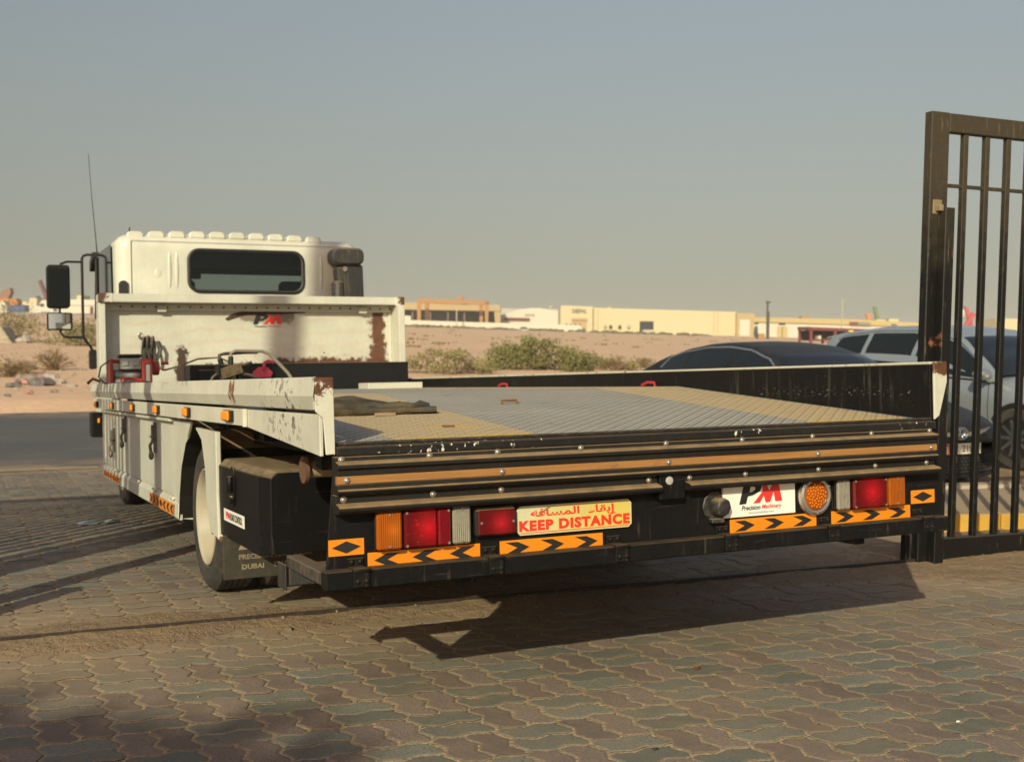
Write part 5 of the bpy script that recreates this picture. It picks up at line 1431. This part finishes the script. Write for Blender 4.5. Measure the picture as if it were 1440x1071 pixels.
# cream warehouse with the sign
f = Far(787, 468, 300); t = f.thing('cream_warehouse', 'long cream warehouse with a shop sign and small square windows', 'warehouse')
f.quadbox([(832, 432.6), (1034, 438.5), (1034, 472.5), (832, 468)], 0, 22).build('wall', CREAM, t)
f.quadbox([(787, 430), (792, 429.6), (832, 431.2), (832, 468), (787, 467)], -1.2, 14).build('sign_block', CREAM, t)
f.rect(802.5, 824, 447.4, 450.4, -1.6, -1.2).build('canopy', OCH, t); f.rect(803, 824, 450.5, 466, -1.25, -1.19).build('doorway', OCH, t)
mb = MB(); lettering(mb, 'DEEPAL', f.X(803.5), f.X(823.5), f.Z(813, 440.4), f.Z(813, 434.6), -1.26, .03); mb.build('sign_lettering', plain('far_print', (.10, .085, .06), .8), t, fix=False)
for u, v in ((795.5, 456.2), (801.5, 456.3), (808, 456.4), (814.5, 456.6)): f.rect(u - 1.5, u + 1.5, v - 1, v + 1, -1.26, -1.19).build('window', DRK, t)
for u, v in ((858, 460), (870.8, 460.2)):
    w = f.rect(u - 2.1, u + 2.1, v - 2.4, v + 2.4, -.06, -.01).build('window', DRK, t); mb = MB(); f.rect(u - 2.6, u + 2.6, v - 3.0, v - 2.5, -.14, -.01, mb); f.rect(u - 2.6, u + 2.6, v + 2.5, v + 3.0, -.14, -.01, mb); mb.build('frame', OCH, w)
for u, v in ((849.5, 458), (882.5, 458.5)): f.rect(u - 1.5, u + 1.5, v - 2.2, v + 2.2, -.9, -.01).build('air_conditioner', GRYW, t)
f.rect(898.6, 918, 451.6, 469.5, -.06, -.01).build('loading_door', DRK, t); mb = f.rect(902, 917, 463.5, 469.5, -2, -.5); mb.build('loading_dock', GRYW, t)
for u in (832.5, 839.5, 1003, 1008): f.rect(u - .35, u + .35, 436, 470, -.1, -.01).build('downpipe', OCH, t)
f.rect(856, 862, 430.8, 432.8, 8, 10).build('roof_tank', YELR, t)
f.quadbox([(1033, 440.3), (1057.5, 441), (1057.5, 475), (1033, 474)], -2, 18).build('end_block', OCH, t); f.rect(1037, 1051, 449.5, 472, -2.08, -2.0).build('shutter', WHW, t)
# yellow-roofed white warehouse
f = Far(1057, 475, 330); t = f.thing('white_warehouse', 'long white warehouse with a pale yellow roof edge at the right', 'warehouse')
f.quadbox([(1057, 452.5), (1292, 459.5), (1292, 482), (1057, 475)], 0, 25).build('wall', WHW, t)
f.quadbox([(1057, 446), (1200, 449.0), (1292, 454), (1292, 459.4), (1057, 452.4)], -.6, 25).build('roof_edge', YELR, t)
f.rect(1059, 1065, 453.8, 456, -.1, -.01).build('window', DRK, t); f.rect(1094, 1103, 454, 457, -.1, -.01).build('window', DRK, t)
f.rect(1091.5, 1106, 458.6, 478, -.14, -.01).build('door', YELR, t); f.rect(1098.4, 1099.2, 459, 478, -.2, -.141).build('door_gap', DRK, t)
f.quadbox([(1192, 452.5), (1204, 452.8), (1204, 456.6), (1192, 456.3)], -1, -.7).build('red_sign', MAR, t)
f.quadbox([(1205, 452.9), (1221, 453.3), (1221, 457.2), (1205, 456.8)], -1, -.7).build('grey_sign', plain('sign_grey', (.22, .21, .17), .8), t)
f.rect(1123, 1132, 471, 477, -3, -.5).build('site_box', GRYW, t)
f.rect(1131, 1142, 444.8, 447, 4, 8).build('roof_unit', ORN, t)
for u, v in ((1244, 449), (1262, 448)): f.rect(u - 4, u + 10, v, v + 6, 6, 12).build('roof_unit', CREAM, t)
f = Far(1292, 480, 330); o = f.quadbox([(1292, 460), (1500, 462), (1500, 486), (1292, 482)], 2, 30).build('far_shed', WHW); o.location = f.loc; o.rotation_euler = (0, 0, FRZ); tag(o, 'low pale shed far behind the barred gate', 'shed')
f = Far(1406, 480, 300); o = f.rect(1400, 1440, 448, 470, 0, 12).build('far_block', CREAM); o.location = f.loc; o.rotation_euler = (0, 0, FRZ); tag(o, 'pale block seen between the last gate bars', 'building')
# maroon steel rack
f = Far(1138, 482, 120); t = f.thing('steel_rack', 'maroon open steel rack standing beyond the parked cars', 'rack')
f.quadbox([(1137, 459.5), (1240, 463.5), (1240, 467.5), (1137, 464)], 0, 5).build('top_beam', MAR, t)
for u in (1138, 1172, 1205, 1238): f.rect(u, u + 3.6, 463, 486, 0, .25).build('leg', MAR, t); f.rect(u, u + 2.8, 464, 484, 4.6, 4.9).build('leg', MAR, t)
f.quadbox([(1140, 476), (1238, 479), (1238, 481), (1140, 478)], .3, .5).build('lower_beam', MAR, t); f.rect(1142, 1236, 465, 480, 5.0, 5.1).build('back_panel', plain('rack_dark', (.05, .022, .022), .9), t)
f.rect(1192, 1199, 464.6, 466.8, -.05, -.005).build('yellow_tag', plain('tag_yellow', (.7, .55, .05), .6), t)
f.rect(1152, 1156, 472, 478, .6, 2).build('stored_block', WHW, t); f.rect(1178, 1186, 476, 480, .6, 2).build('stored_block', WHW, t)
# poles and crane tips
DPO = plain('pole_dark', (.06, .05, .04), .8); LPO = plain('pole_grey', (.36, .32, .25), .7)
f = Far(1078, 477, 240); t = f.thing('utility_pole', 'dark utility pole with a short crosshead beside the ochre end block', 'pole')
mb = f.rect(1076.8, 1079.2, 424, 477, 0, .4); f.rect(1079.4, 1081.6, 438, 477, .5, .8, mb); mb.build('pole', DPO, t); f.rect(1076, 1081.5, 423.6, 426, -.2, .6).build('crosshead', DPO, t)
mb = f.rect(1066, 1076, 469, 476, 1, 3); mb.build('cable_box', ORN, t)
mb = MB(); mb.blob((f.X(1062), 0, f.Z(1062, 466)), f.k * 3, .8, f.k * 8, 3, .3); mb.build('green_tarp', plain('tarp_green', (.05, .09, .07), .9), t)
for i, (u, v0, v1, D, lab) in enumerate(((1182.5, 421, 476, 260, 'thin grey street lamp in front of the yellow edged warehouse'), (641.5, 429, 460, 285, 'thin pale lamp post in the middle of the workshop bays'))):
    f = Far(u, v1, D); t = f.thing('street_lamp', lab, 'street lamp', 'street lamps far away')
    f.rect(u - .7, u + .7, v0, v1, 0, .2).build('pole', LPO, t); f.rect(u - .4, u + 4, v0 - .6, v0 + .4, 0, .2).build('lamp_arm', LPO, t)
def boom(name, u, v, pts, D, mat, label, cat='crane'):
    f = Far(u, v, D); o = f.quadbox(pts, 0, 1.0).build(name, mat); o.location = f.loc; o.rotation_euler = (0, 0, FRZ); return tag(o, label, cat)
boom('crane_boom', 1233, 455, [(1226.5, 431), (1231, 430.5), (1236.5, 455), (1232, 455)], 360, plain('boom_green', (.13, .20, .06), .7), 'green crane boom tip rising behind the yellow roof edge')
boom('excavator_arm', 1220, 455, [(1216.5, 440.5), (1222.5, 441.5), (1223.5, 446), (1222, 455), (1219.5, 455)], 360, plain('boom_orange', (.62, .20, .05), .7), 'small orange digger arm left of the green crane boom')
f = Far(1360, 462, 350); t = f.thing('red_roadside_figure', 'red and white twisted sign frame far behind the gate bars', 'sign')
RDS = plain('sign_frame_red', (.45, .045, .05), .6)
f.quadbox([(1352, 462), (1357, 462), (1371, 442), (1366, 439)], 0, 1).build('red_limb', RDS, t); f.quadbox([(1366, 462), (1371, 462), (1362, 434), (1356, 430)], 1.1, 2).build('red_limb', RDS, t)
f.quadbox([(1362, 447), (1370, 441), (1370, 462), (1366, 462)], 2.1, 3).build('red_limb', RDS, t)
mb = MB(); mb.blob((f.X(1353), .5, f.Z(1353, 441)), f.k * 4, 1, f.k * 6, 2, .3); mb.build('white_panel', WHW, t)
# left-hand distance
f = Far(0, 440, 300); t = f.thing('orange_excavator', 'orange excavator with its bucket raised at the far left edge', 'excavator')
OE = plain('excavator_orange', (.42, .15, .025), .7); OT = plain('arm_tan', (.22, .12, .075), .8)
f.quadbox([(-4, 419), (22, 420), (25, 424), (24, 430), (-4, 430)], 0, 3).build('body', OE, t); f.quadbox([(-6, 421), (2, 409), (9, 406), (13, 405), (14.5, 411), (11, 419), (4, 421)], .5, 2.5).build('bucket', OT, t); f.rect(-4, 24, 430, 437, 0, 3).build('track', DRK, t)
f = Far(10, 440, 260); t = f.thing('blue_tipper', 'white cab truck with a blue body at the far left edge', 'truck')
f.rect(10, 35, 429, 439, 0, 2.5).build('blue_body', plain('body_blue', (.015, .06, .22), .6), t); f.quadbox([(-6, 424), (5, 423), (9.5, 430), (10, 440), (-6, 440)], 0, 2.4).build('cab', WHW, t); f.quadbox([(3, 429), (7.5, 430), (7.5, 432.5), (3, 432)], -.1, -.01).build('cab_window', DRK, t)
f = Far(36, 440, 270); o = f.quadbox([(36, 429.5), (58, 430.5), (58, 440), (36, 440)], 0, .4).build('boundary_wall', WHW); o.location = f.loc; o.rotation_euler = (0, 0, FRZ); tag(o, 'short white wall between the blue tipper and the wing mirror', 'wall')
f = Far(56, 440, 265); t = f.thing('white_lorry', 'white lorry cab partly hidden by the black wing mirror', 'truck')
f.quadbox([(56, 426), (60, 422), (75, 422), (75, 438), (56, 438)], 0, 2.5).build('cab', WHW, t); f.rect(57, 62, 427, 431, -.1, -.01).build('cab_window', DRK, t)
boom('crane_boom', 64, 425, [(53.5, 395), (57, 394), (70, 424), (65, 425)], 300, plain('boom_red', (.12, .035, .03), .7), 'dark red crane boom leaning left beside the wing mirror')
f = Far(75, 441, 300); t = f.thing('white_depot', 'long white depot wall with a red base line beside the mirror arm', 'building')
f.quadbox([(70, 421), (142, 421.5), (142, 441), (70, 440.5)], 0, 14).build('wall', WHW, t); f.quadbox([(70, 428), (142, 429), (142, 430), (70, 429)], -.2, -.01).build('ledge', GRYW, t); f.rect(102, 111, 415, 421, 3, 8).build('upper_block', CREAM, t)
f.quadbox([(40, 439.4), (129, 441.4), (129, 442.6), (40, 440.6)], -.6, -.3).build('red_kerb', MAR, t); f.rect(128, 130.5, 431, 441.5, -.7, -.3).build('red_post', MAR, t)
f = Far(30, 430, 420); t = f.thing('distant_house', 'small pale house with a green dome far off at the left', 'house'); f.rect(42, 52, 419, 431, 0, 10).build('wall', CREAM, t); mb = MB(); mb.blob((f.X(47.5), 4, f.Z(47, 418)), f.k * 3, 2, f.k * 2.5, 1, .05); mb.build('dome', plain('dome_green', (.10, .14, .10), .8), t)
f = Far(26, 431, 430); o = f.rect(24, 44, 424, 432, 0, 10).build('distant_house', CREAM); o.location = f.loc; o.rotation_euler = (0, 0, FRZ); tag(o, 'low pale house just right of the orange excavator', 'house')
# small things along the walls
for i, (u, v, w, h, col, nm, lab, cat) in enumerate(((614, 462, 14, 4.5, (.14, .19, .05), 'green_vehicle', 'pale green car parked below the workshop wall', 'car'), (630, 461.5, 7, 4.2, (.07, .10, .11), 'parked_van', 'dark small van parked below the workshop wall', 'van'),
        (736, 463.5, 13, 4, (.05, .06, .07), 'parked_car', 'dark car parked below the white hangar', 'car'), (820.5, 467.5, 4, 6.5, (.05, .065, .09), 'waste_bin', 'dark blue bin at the corner of the sign block', 'bin'), (952, 473.5, 2.2, 6, (.45, .05, .05), 'red_barrel', 'red barrel standing by the long warehouse wall', 'barrel'), (970, 473.5, 19, 5, (.66, .64, .58), 'white_boat', 'white upturned hull lying by the long warehouse wall', 'hull'))):
    f = Far(u, v, 285); t = f.thing(nm, lab, cat); k = f.k
    mb = MB(); mb.prism([(-w * k / 2, .1), (w * k / 2, .1), (w * k / 2, h * k * .55), (w * k * .32, h * k * .62), (w * k * .22, h * k), (-w * k * .25, h * k), (-w * k * .38, h * k * .6), (-w * k / 2, h * k * .5)], 'y', -.9, .9)
    mb.build('body', plain(nm + '_paint', col, .5), t, .05)

# ------------------------------------------------------------------ desert plants
def leaf_mat(name, a, b):
    m = N(name, .8, 0, .2); r_ = m.geo('Random Per Island'); m.color(m.mix(r_, a, b)); return m.mat
LEAF = leaf_mat('bush_leaf', (.13, .135, .05), (.24, .22, .09)); LEAF2 = leaf_mat('olive_leaf', (.17, .15, .065), (.30, .25, .12)); TWIG = leaf_mat('dry_twig', (.13, .085, .045), (.25, .165, .085))
def bush(name, u, v, D, w, h, mat, label, seed, nleaf, kind='leafy', dep=None):
    x, y = far_xy(u, D); z = terrain(x, y) - .03
    t = thing(name, (x, y, z), label, 'bush', None, FRZ)
    rs = random.Random(seed); dep = dep or w * .7
    mb = MB(); tips = []
    ns = 26 if kind == 'leafy' else 75
    for i in range(ns):
        bx = rs.uniform(-.25, .25) * w * (.7 if kind == 'leafy' else .35); by = rs.uniform(-.25, .25) * dep * .5
        tx = bx * 1.2 + rs.gauss(0, .26) * w; ty = by + rs.gauss(0, .22) * dep; tz = h * rs.uniform(.5, 1.0) * max(.3, 1 - (abs(tx) / (w * .62)) ** 2)
        md_ = ((bx + tx) / 2 + rs.gauss(0, .05) * w, (by + ty) / 2, tz * .62)
        r = .012 * h + .004
        mb.tube([(bx, by, 0), md_, (tx, ty, tz)], [r, r * .6, r * .2], 4, caps=False); tips.append((md_, (tx, ty, tz)))
        if kind != 'leafy':
            for q in range(6):
                s = rs.uniform(.3, 1); p = Vector(md_).lerp(Vector((tx, ty, tz)), s)
                e = p + Vector((rs.gauss(0, .09) * w, rs.gauss(0, .09) * w, rs.uniform(.02, .2) * h)); mb.tube([tuple(p), tuple(e)], [r * .35, r * .15], 3, caps=False)
    mb.build('stem', TWIG, t, fix=False)
    lv = MB(); cl = []
    for i in range(80):
        a = rs.uniform(-1, 1); cx = a * w * .5; lim = h * (1 - .72 * abs(a) ** 1.8) * (1.25 + .35 * mnoise.noise(Vector((a * 2.3, seed, 0))))
        cl.append((cx, rs.uniform(-.5, .5) * dep * (1 - .5 * abs(a)), lim * rs.uniform(.08, .84), h * rs.uniform(.16, .34)))
    for i in range(nleaf):
        c_ = rs.choice(cl); r = c_[3]
        d = Vector((rs.gauss(0, 1), rs.gauss(0, 1), rs.gauss(0, .85))); d *= r * (.5 + .5 * rs.random()) / max(.6, d.length)
        p = Vector((c_[0], c_[1], max(.01, c_[2]))) + Vector((d.x * 1.5, d.y * 1.5, d.z)); p.z = max(p.z, .01)
        L = rs.uniform(.045, .12) * (.6 + D / 80); ax = Vector((rs.gauss(0, .6), rs.gauss(0, .6), rs.uniform(.1, 1.2))).normalized(); sd = ax.cross(Vector((rs.gauss(0, 1), rs.gauss(0, 1), rs.gauss(0, 1)))).normalized() * L * .18
        lv.add([tuple(p - sd), tuple(p + ax * L * .5 + sd * 1.2), tuple(p + ax * L), tuple(p + ax * L * .5 - sd * 1.6)], [(0, 1, 2, 3)])
    if nleaf: lv.build('foliage', mat, t, fix=False)
    return t
bush('green_bush', 754, 520, 42, 3.7, 1.12, LEAF, 'green bush in the middle of the sand, biggest behind the deck', 3, 9500)
bush('olive_bush', 626, 528, 39, 3.0, .74, LEAF2, 'olive brown low bush beside the right headboard post', 4, 3200)
bush('olive_bush', 828, 516, 44, 1.3, .62, LEAF, 'small green bush touching the right end of the biggest bush', 6, 1500)
bush('dry_shrub', 868, 518, 43, 1.5, .55, LEAF2, 'dry twiggy shrub just left of the dark sedan', 8, 350, 'dry')
bush('dry_shrub', 905, 516, 45, 1.2, .42, LEAF2, 'dry twiggy shrub half hidden behind the dark sedan', 9, 200, 'dry')
bush('grey_bush', 12, 488, 62, 3.6, 2.0, LEAF2, 'grey green bush at the far left edge beside pale rubble', 11, 2600)
bush('grey_bush', 118, 497, 58, 3.0, 1.25, LEAF, 'green bush behind the lower mirror', 12, 2600)
bush('dry_shrub', 74, 533, 36, 1.3, .72, LEAF2, 'bare dry shrub on the sand below the mirrors', 13, 60, 'dry')
bush('dry_shrub', 14, 545, 32.5, 1.3, .55, LEAF2, 'bare dry shrub at the left edge beside the litter', 14, 80, 'dry')
bush('dry_shrub', 34, 540, 34, .9, .45, LEAF2, 'small dry shrub between the litter and the sand bank', 15, 40, 'dry')
mb = MB(); rs = random.Random(21)
for i in range(260):
    u = rs.uniform(-20, 1250); D = rs.uniform(60, 280); x, y = far_xy(u, D); z = terrain(x, y)
    s = rs.uniform(.10, .34)
    for q in range(7): mb.blob((x + rs.gauss(0, s), y + rs.gauss(0, s), z + s * .2), s * .3, s * .3, s * rs.uniform(.15, .4), q + i, .6, 0, 5, 3)
tag(mb.build('desert_scrub', leaf_mat('scrub_leaf', (.12, .10, .05), (.26, .18, .10)), fix=False), kind='stuff')
mb = MB()
for i in range(150):
    u = rs.uniform(565, 1000); x, y = far_xy(u, rs.uniform(278, 287)); z = terrain(x, y); s = rs.uniform(.25, .8)
    mb.blob((x, y, z + s * .2), s * 1.6, s, s * .6, i, .6, 0, 6, 4)
tag(mb.build('wall_scrub', leaf_mat('wall_scrub_leaf', (.10, .10, .045), (.19, .16, .08)), fix=False), kind='stuff')
# stones and litter on the sand bank at the left
LIT = [((.24, .20, .17), 'grey'), ((.38, .20, .17), 'pink'), ((.34, .30, .25), 'pale'), ((.14, .13, .12), 'dark')]
lm = {n_: plain('litter_' + n_, c_, .9, vary=.3) for c_, n_ in LIT}
rs = random.Random(31)
spots = [(20, 549, .22, 'dark'), (26, 545, .26, 'pink'), (33, 541, .30, 'grey'), (42, 543, .22, 'grey'), (50, 546, .16, 'dark'), (57, 546, .34, 'dark'), (63, 540, .28, 'pink'), (73, 540, .34, 'pale'), (82, 543, .20, 'pale'), (100, 547, .14, 'pale'), (75, 559, .10, 'grey'), (40, 564, .09, 'pink'), (10, 568, .08, 'dark')]
names = {'dark': 'dark grey stone', 'pink': 'pinkish crumpled bag', 'grey': 'grey lump of rubble', 'pale': 'pale stone'}
where = ['at the left end of the litter row', 'second in the litter row from the left', 'above the middle of the litter row', 'in the middle of the litter row', 'small in the litter row', 'largest in the litter row', 'right of the dry shrub foot', 'at the right of the litter row', 'at the right end of the litter row', 'alone right of the litter row', 'alone below the litter row', 'near the road edge at the left', 'nearest the left edge of the road']
for i, (u, v, s, kd_) in enumerate(spots):
    D = 1.72 * 1634.74 / (v - horiz(u)) * .98; x, y = far_xy(u, D)
    mb = MB(); mb.blob((0, 0, s * .2), s * .95, s * .7, s * .45, i * 3, .7, 0, 9, 6)
    o = mb.build('crumpled_bag' if kd_ == 'pink' else 'stone', lm[kd_]); o.location = (x, y, terrain(x, y)); tag(o, names[kd_] + ' on the sand, ' + where[i], 'bag' if kd_ == 'pink' else 'stone', 'litter on the sand bank')
f = Far(0, 492, 60); mb = MB(); mb.prism([(-1.2, 0), (.66, 0), (.05, .95), (-.4, 1.0)], 'y', 0, 1.2); o = mb.build('rubble_heap', plain('rubble_pale', (.32, .28, .21), .9, vary=.3), None, .05); o.location = (f.loc[0], f.loc[1], terrain(f.loc[0], f.loc[1]) - .1); o.rotation_euler = (0, 0, FRZ); tag(o, 'pale concrete slab leaning at the left edge below the grey bush', 'slab')
f = Far(34, 492, 60); mb = MB(); mb.blob((0, 0, .15), .42, .3, .25, 4, .4, 0, 9, 6); o = mb.build('stone', lm['pale']); o.location = (f.loc[0], f.loc[1], terrain(f.loc[0], f.loc[1])); tag(o, 'large pale stone at the foot of the grey bush', 'stone')
mb = MB()
for i in range(420):
    u = rs.uniform(-30, 160) if i % 2 else rs.uniform(560, 950); D = rs.uniform(26, 60); x, y = far_xy(u, D); s = rs.uniform(.015, .06); mb.blob((x, y, terrain(x, y) + s * .2), s * 1.3, s, s * .6, i, .6, 0, 5, 3)
tag(mb.build('desert_stones', plain('desert_stone', (.34, .27, .20), .9, vary=.5, sc=3), fix=False), kind='stuff')
# flattened white litter on the paving at the left
x, y = 1.0, 9.3
mb = MB()
for i in range(2):
    px = .86 + i * .17; py_ = 9.05 + .02 * i; v = []
    for j in range(8):
        a = j * PI / 4; r = (.085 if i == 0 else .06) * (1 + .4 * mnoise.noise(Vector((j, i, 3))))
        v.append((px + r * math.cos(a), py_ + r * 1.3 * math.sin(a), gz(px, py_) + .012 + .012 * mnoise.noise(Vector((j * 2, i, 1)))))
    mb.add(v + [(px, py_, gz(px, py_) + .028)], [(j, (j + 1) % 8, 8) for j in range(8)])
tag(mb.build('plastic_scrap', plain('plastic_pale', (.20, .21, .215), .4), fix=False), 'crushed pale plastic scrap on the paving near the front wheel', 'scrap')
for (px, py_, s, col, nm, lab) in ((3.02, 2.82, .006, (.75, .75, .72), 'paper_scrap', 'tiny white scrap on the paving at the lower right'), (2.56, 3.68, .012, (.10, .04, .02), 'brown_leaf', 'small brown leaf on the paving below the truck shadow'), (1.95, 3.02, .008, (.03, .03, .03), 'bottle_cap', 'small dark bottle cap on the paving in the foreground')):
    mb = MB(); mb.blob((0, 0, s * .4), s * 1.6, s * .8, s * .5, 5, .4, 0, 8, 5); o = mb.build(nm, plain(nm + '_colour', col, .7)); o.location = (px, py_, gz(px, py_)); tag(o, lab, 'scrap' if nm != 'brown_leaf' else 'leaf')

# ------------------------------------------------------------------ outside the frame: what throws the long shadows at the left
fen = make_gate('barred_fence', 'black barred fence panel at the left of the yard entrance, outside the frame', -3.4, 0, (-1.66, 5.24, 0), -.03, 0, .028)
fen.scale = (1, 1, 1.42)
fen['category'] = 'fence'
GANT = grimy('gantry_paint', (.30, .28, .25), .6, dust=.4)
mb = MB(); mb.box(-.15, .15, -.10, .10, 0, 3.0); mb.box(-.17, .17, -.12, .12, 3.0, 3.08); o = mb.build('gate_pillar', GANT, None, .01); o.location = (-1.42, 5.2, 0); tag(o, 'pale steel gate pillar at the end of the barred fence, outside the frame', 'pillar')
t = thing('added_shade_board', (-5.40, .69, 0), 'unseen board on a column behind the camera, added to shade the cab', 'sign')  # blank board and column added out of view to cast the cab's shadow
mb = MB(); mb.box(-.09, .09, -.07, .07, 0, 8.30); mb.build('column', GANT, t); mb = MB(); mb.box(-.44, 1.7, -.09, .09, 8.305, 9.5); mb.build('board', GANT, t)
mb = MB(); mb.box(-.065, .065, -.06, .06, 0, 2.7); o = mb.build('gate_post', GANT); o.location = (-.56, 5.2, 0); tag(o, 'grey steel gate post left of the entrance, outside the frame', 'post')
mb = MB(); mb.box(-.045, .045, -.05, .05, 0, .58); o = mb.build('stop_post', GANT); o.location = (-.32, 5.2, 0); tag(o, 'short grey stop post left of the entrance, outside the frame', 'post')
def added_shade_tree(loc, h, r, seed):
    t = thing('added_shade_tree', loc, 'unseen tree added behind the camera to shade the foreground paving', 'tree')
    rs = random.Random(seed); mb = MB(); mb.tube([(0, 0, 0), (.1, .05, h * .35), (.0, .1, h * .6)], [.16, .12, .07], 8)
    for i in range(9): a = i * .7; mb.tube([(0, .05, h * (.4 + .02 * i)), (math.cos(a) * r * .5, math.sin(a) * r * .5, h * .72), (math.cos(a) * r * .8, math.sin(a) * r * .8, h * .85)], [.06, .035, .015], 6)
    mb.build('trunk', TWIG, t, fix=False)
    lv = MB()
    for i in range(9000):
        d = Vector((rs.gauss(0, 1), rs.gauss(0, 1), rs.gauss(0, 1))).normalized() * (rs.random() ** .45); p = Vector((d.x * r, d.y * r, h * .78 + d.z * h * .22)); p *= 1 + .05 * mnoise.noise(p * .9)
        a = Vector((rs.gauss(0, 1), rs.gauss(0, 1), rs.gauss(0, 1))).normalized() * .11; b = a.cross(Vector((rs.gauss(0, 1), rs.gauss(0, 1), 1))).normalized() * .05
        lv.add([tuple(p - a), tuple(p + b), tuple(p + a), tuple(p - b)], [(0, 1, 2, 3)])
    lv.build('crown', LEAF, t, fix=False); return t
g_ = Vector((-1.60, 1.55, 0)); up_ = Vector((-.661, -.751, .477)); tl = g_ + up_ * 11.5
added_shade_tree((tl.x, tl.y, 0), tl.z / .78, 1.65, 5)  # tree added out of view so that its shadow darkens the near paving
# ------------------------------------------------------------------ desert haze
hz = bpy.data.materials.new('haze'); hz.use_nodes = True; hz.node_tree.nodes.clear()
ho = hz.node_tree.nodes.new('ShaderNodeOutputMaterial'); hv = hz.node_tree.nodes.new('ShaderNodeVolumePrincipled')
hv.inputs['Color'].default_value = (.92, .89, .84, 1); hv.inputs['Density'].default_value = .0006; hv.inputs['Anisotropy'].default_value = 0
hz.node_tree.links.new(hv.outputs[0], ho.inputs['Volume'])
mb = MB(); mb.box(-2300, 2300, -500, 3100, -4.4, 16)
tag(mb.build('haze', hz), kind='stuff')
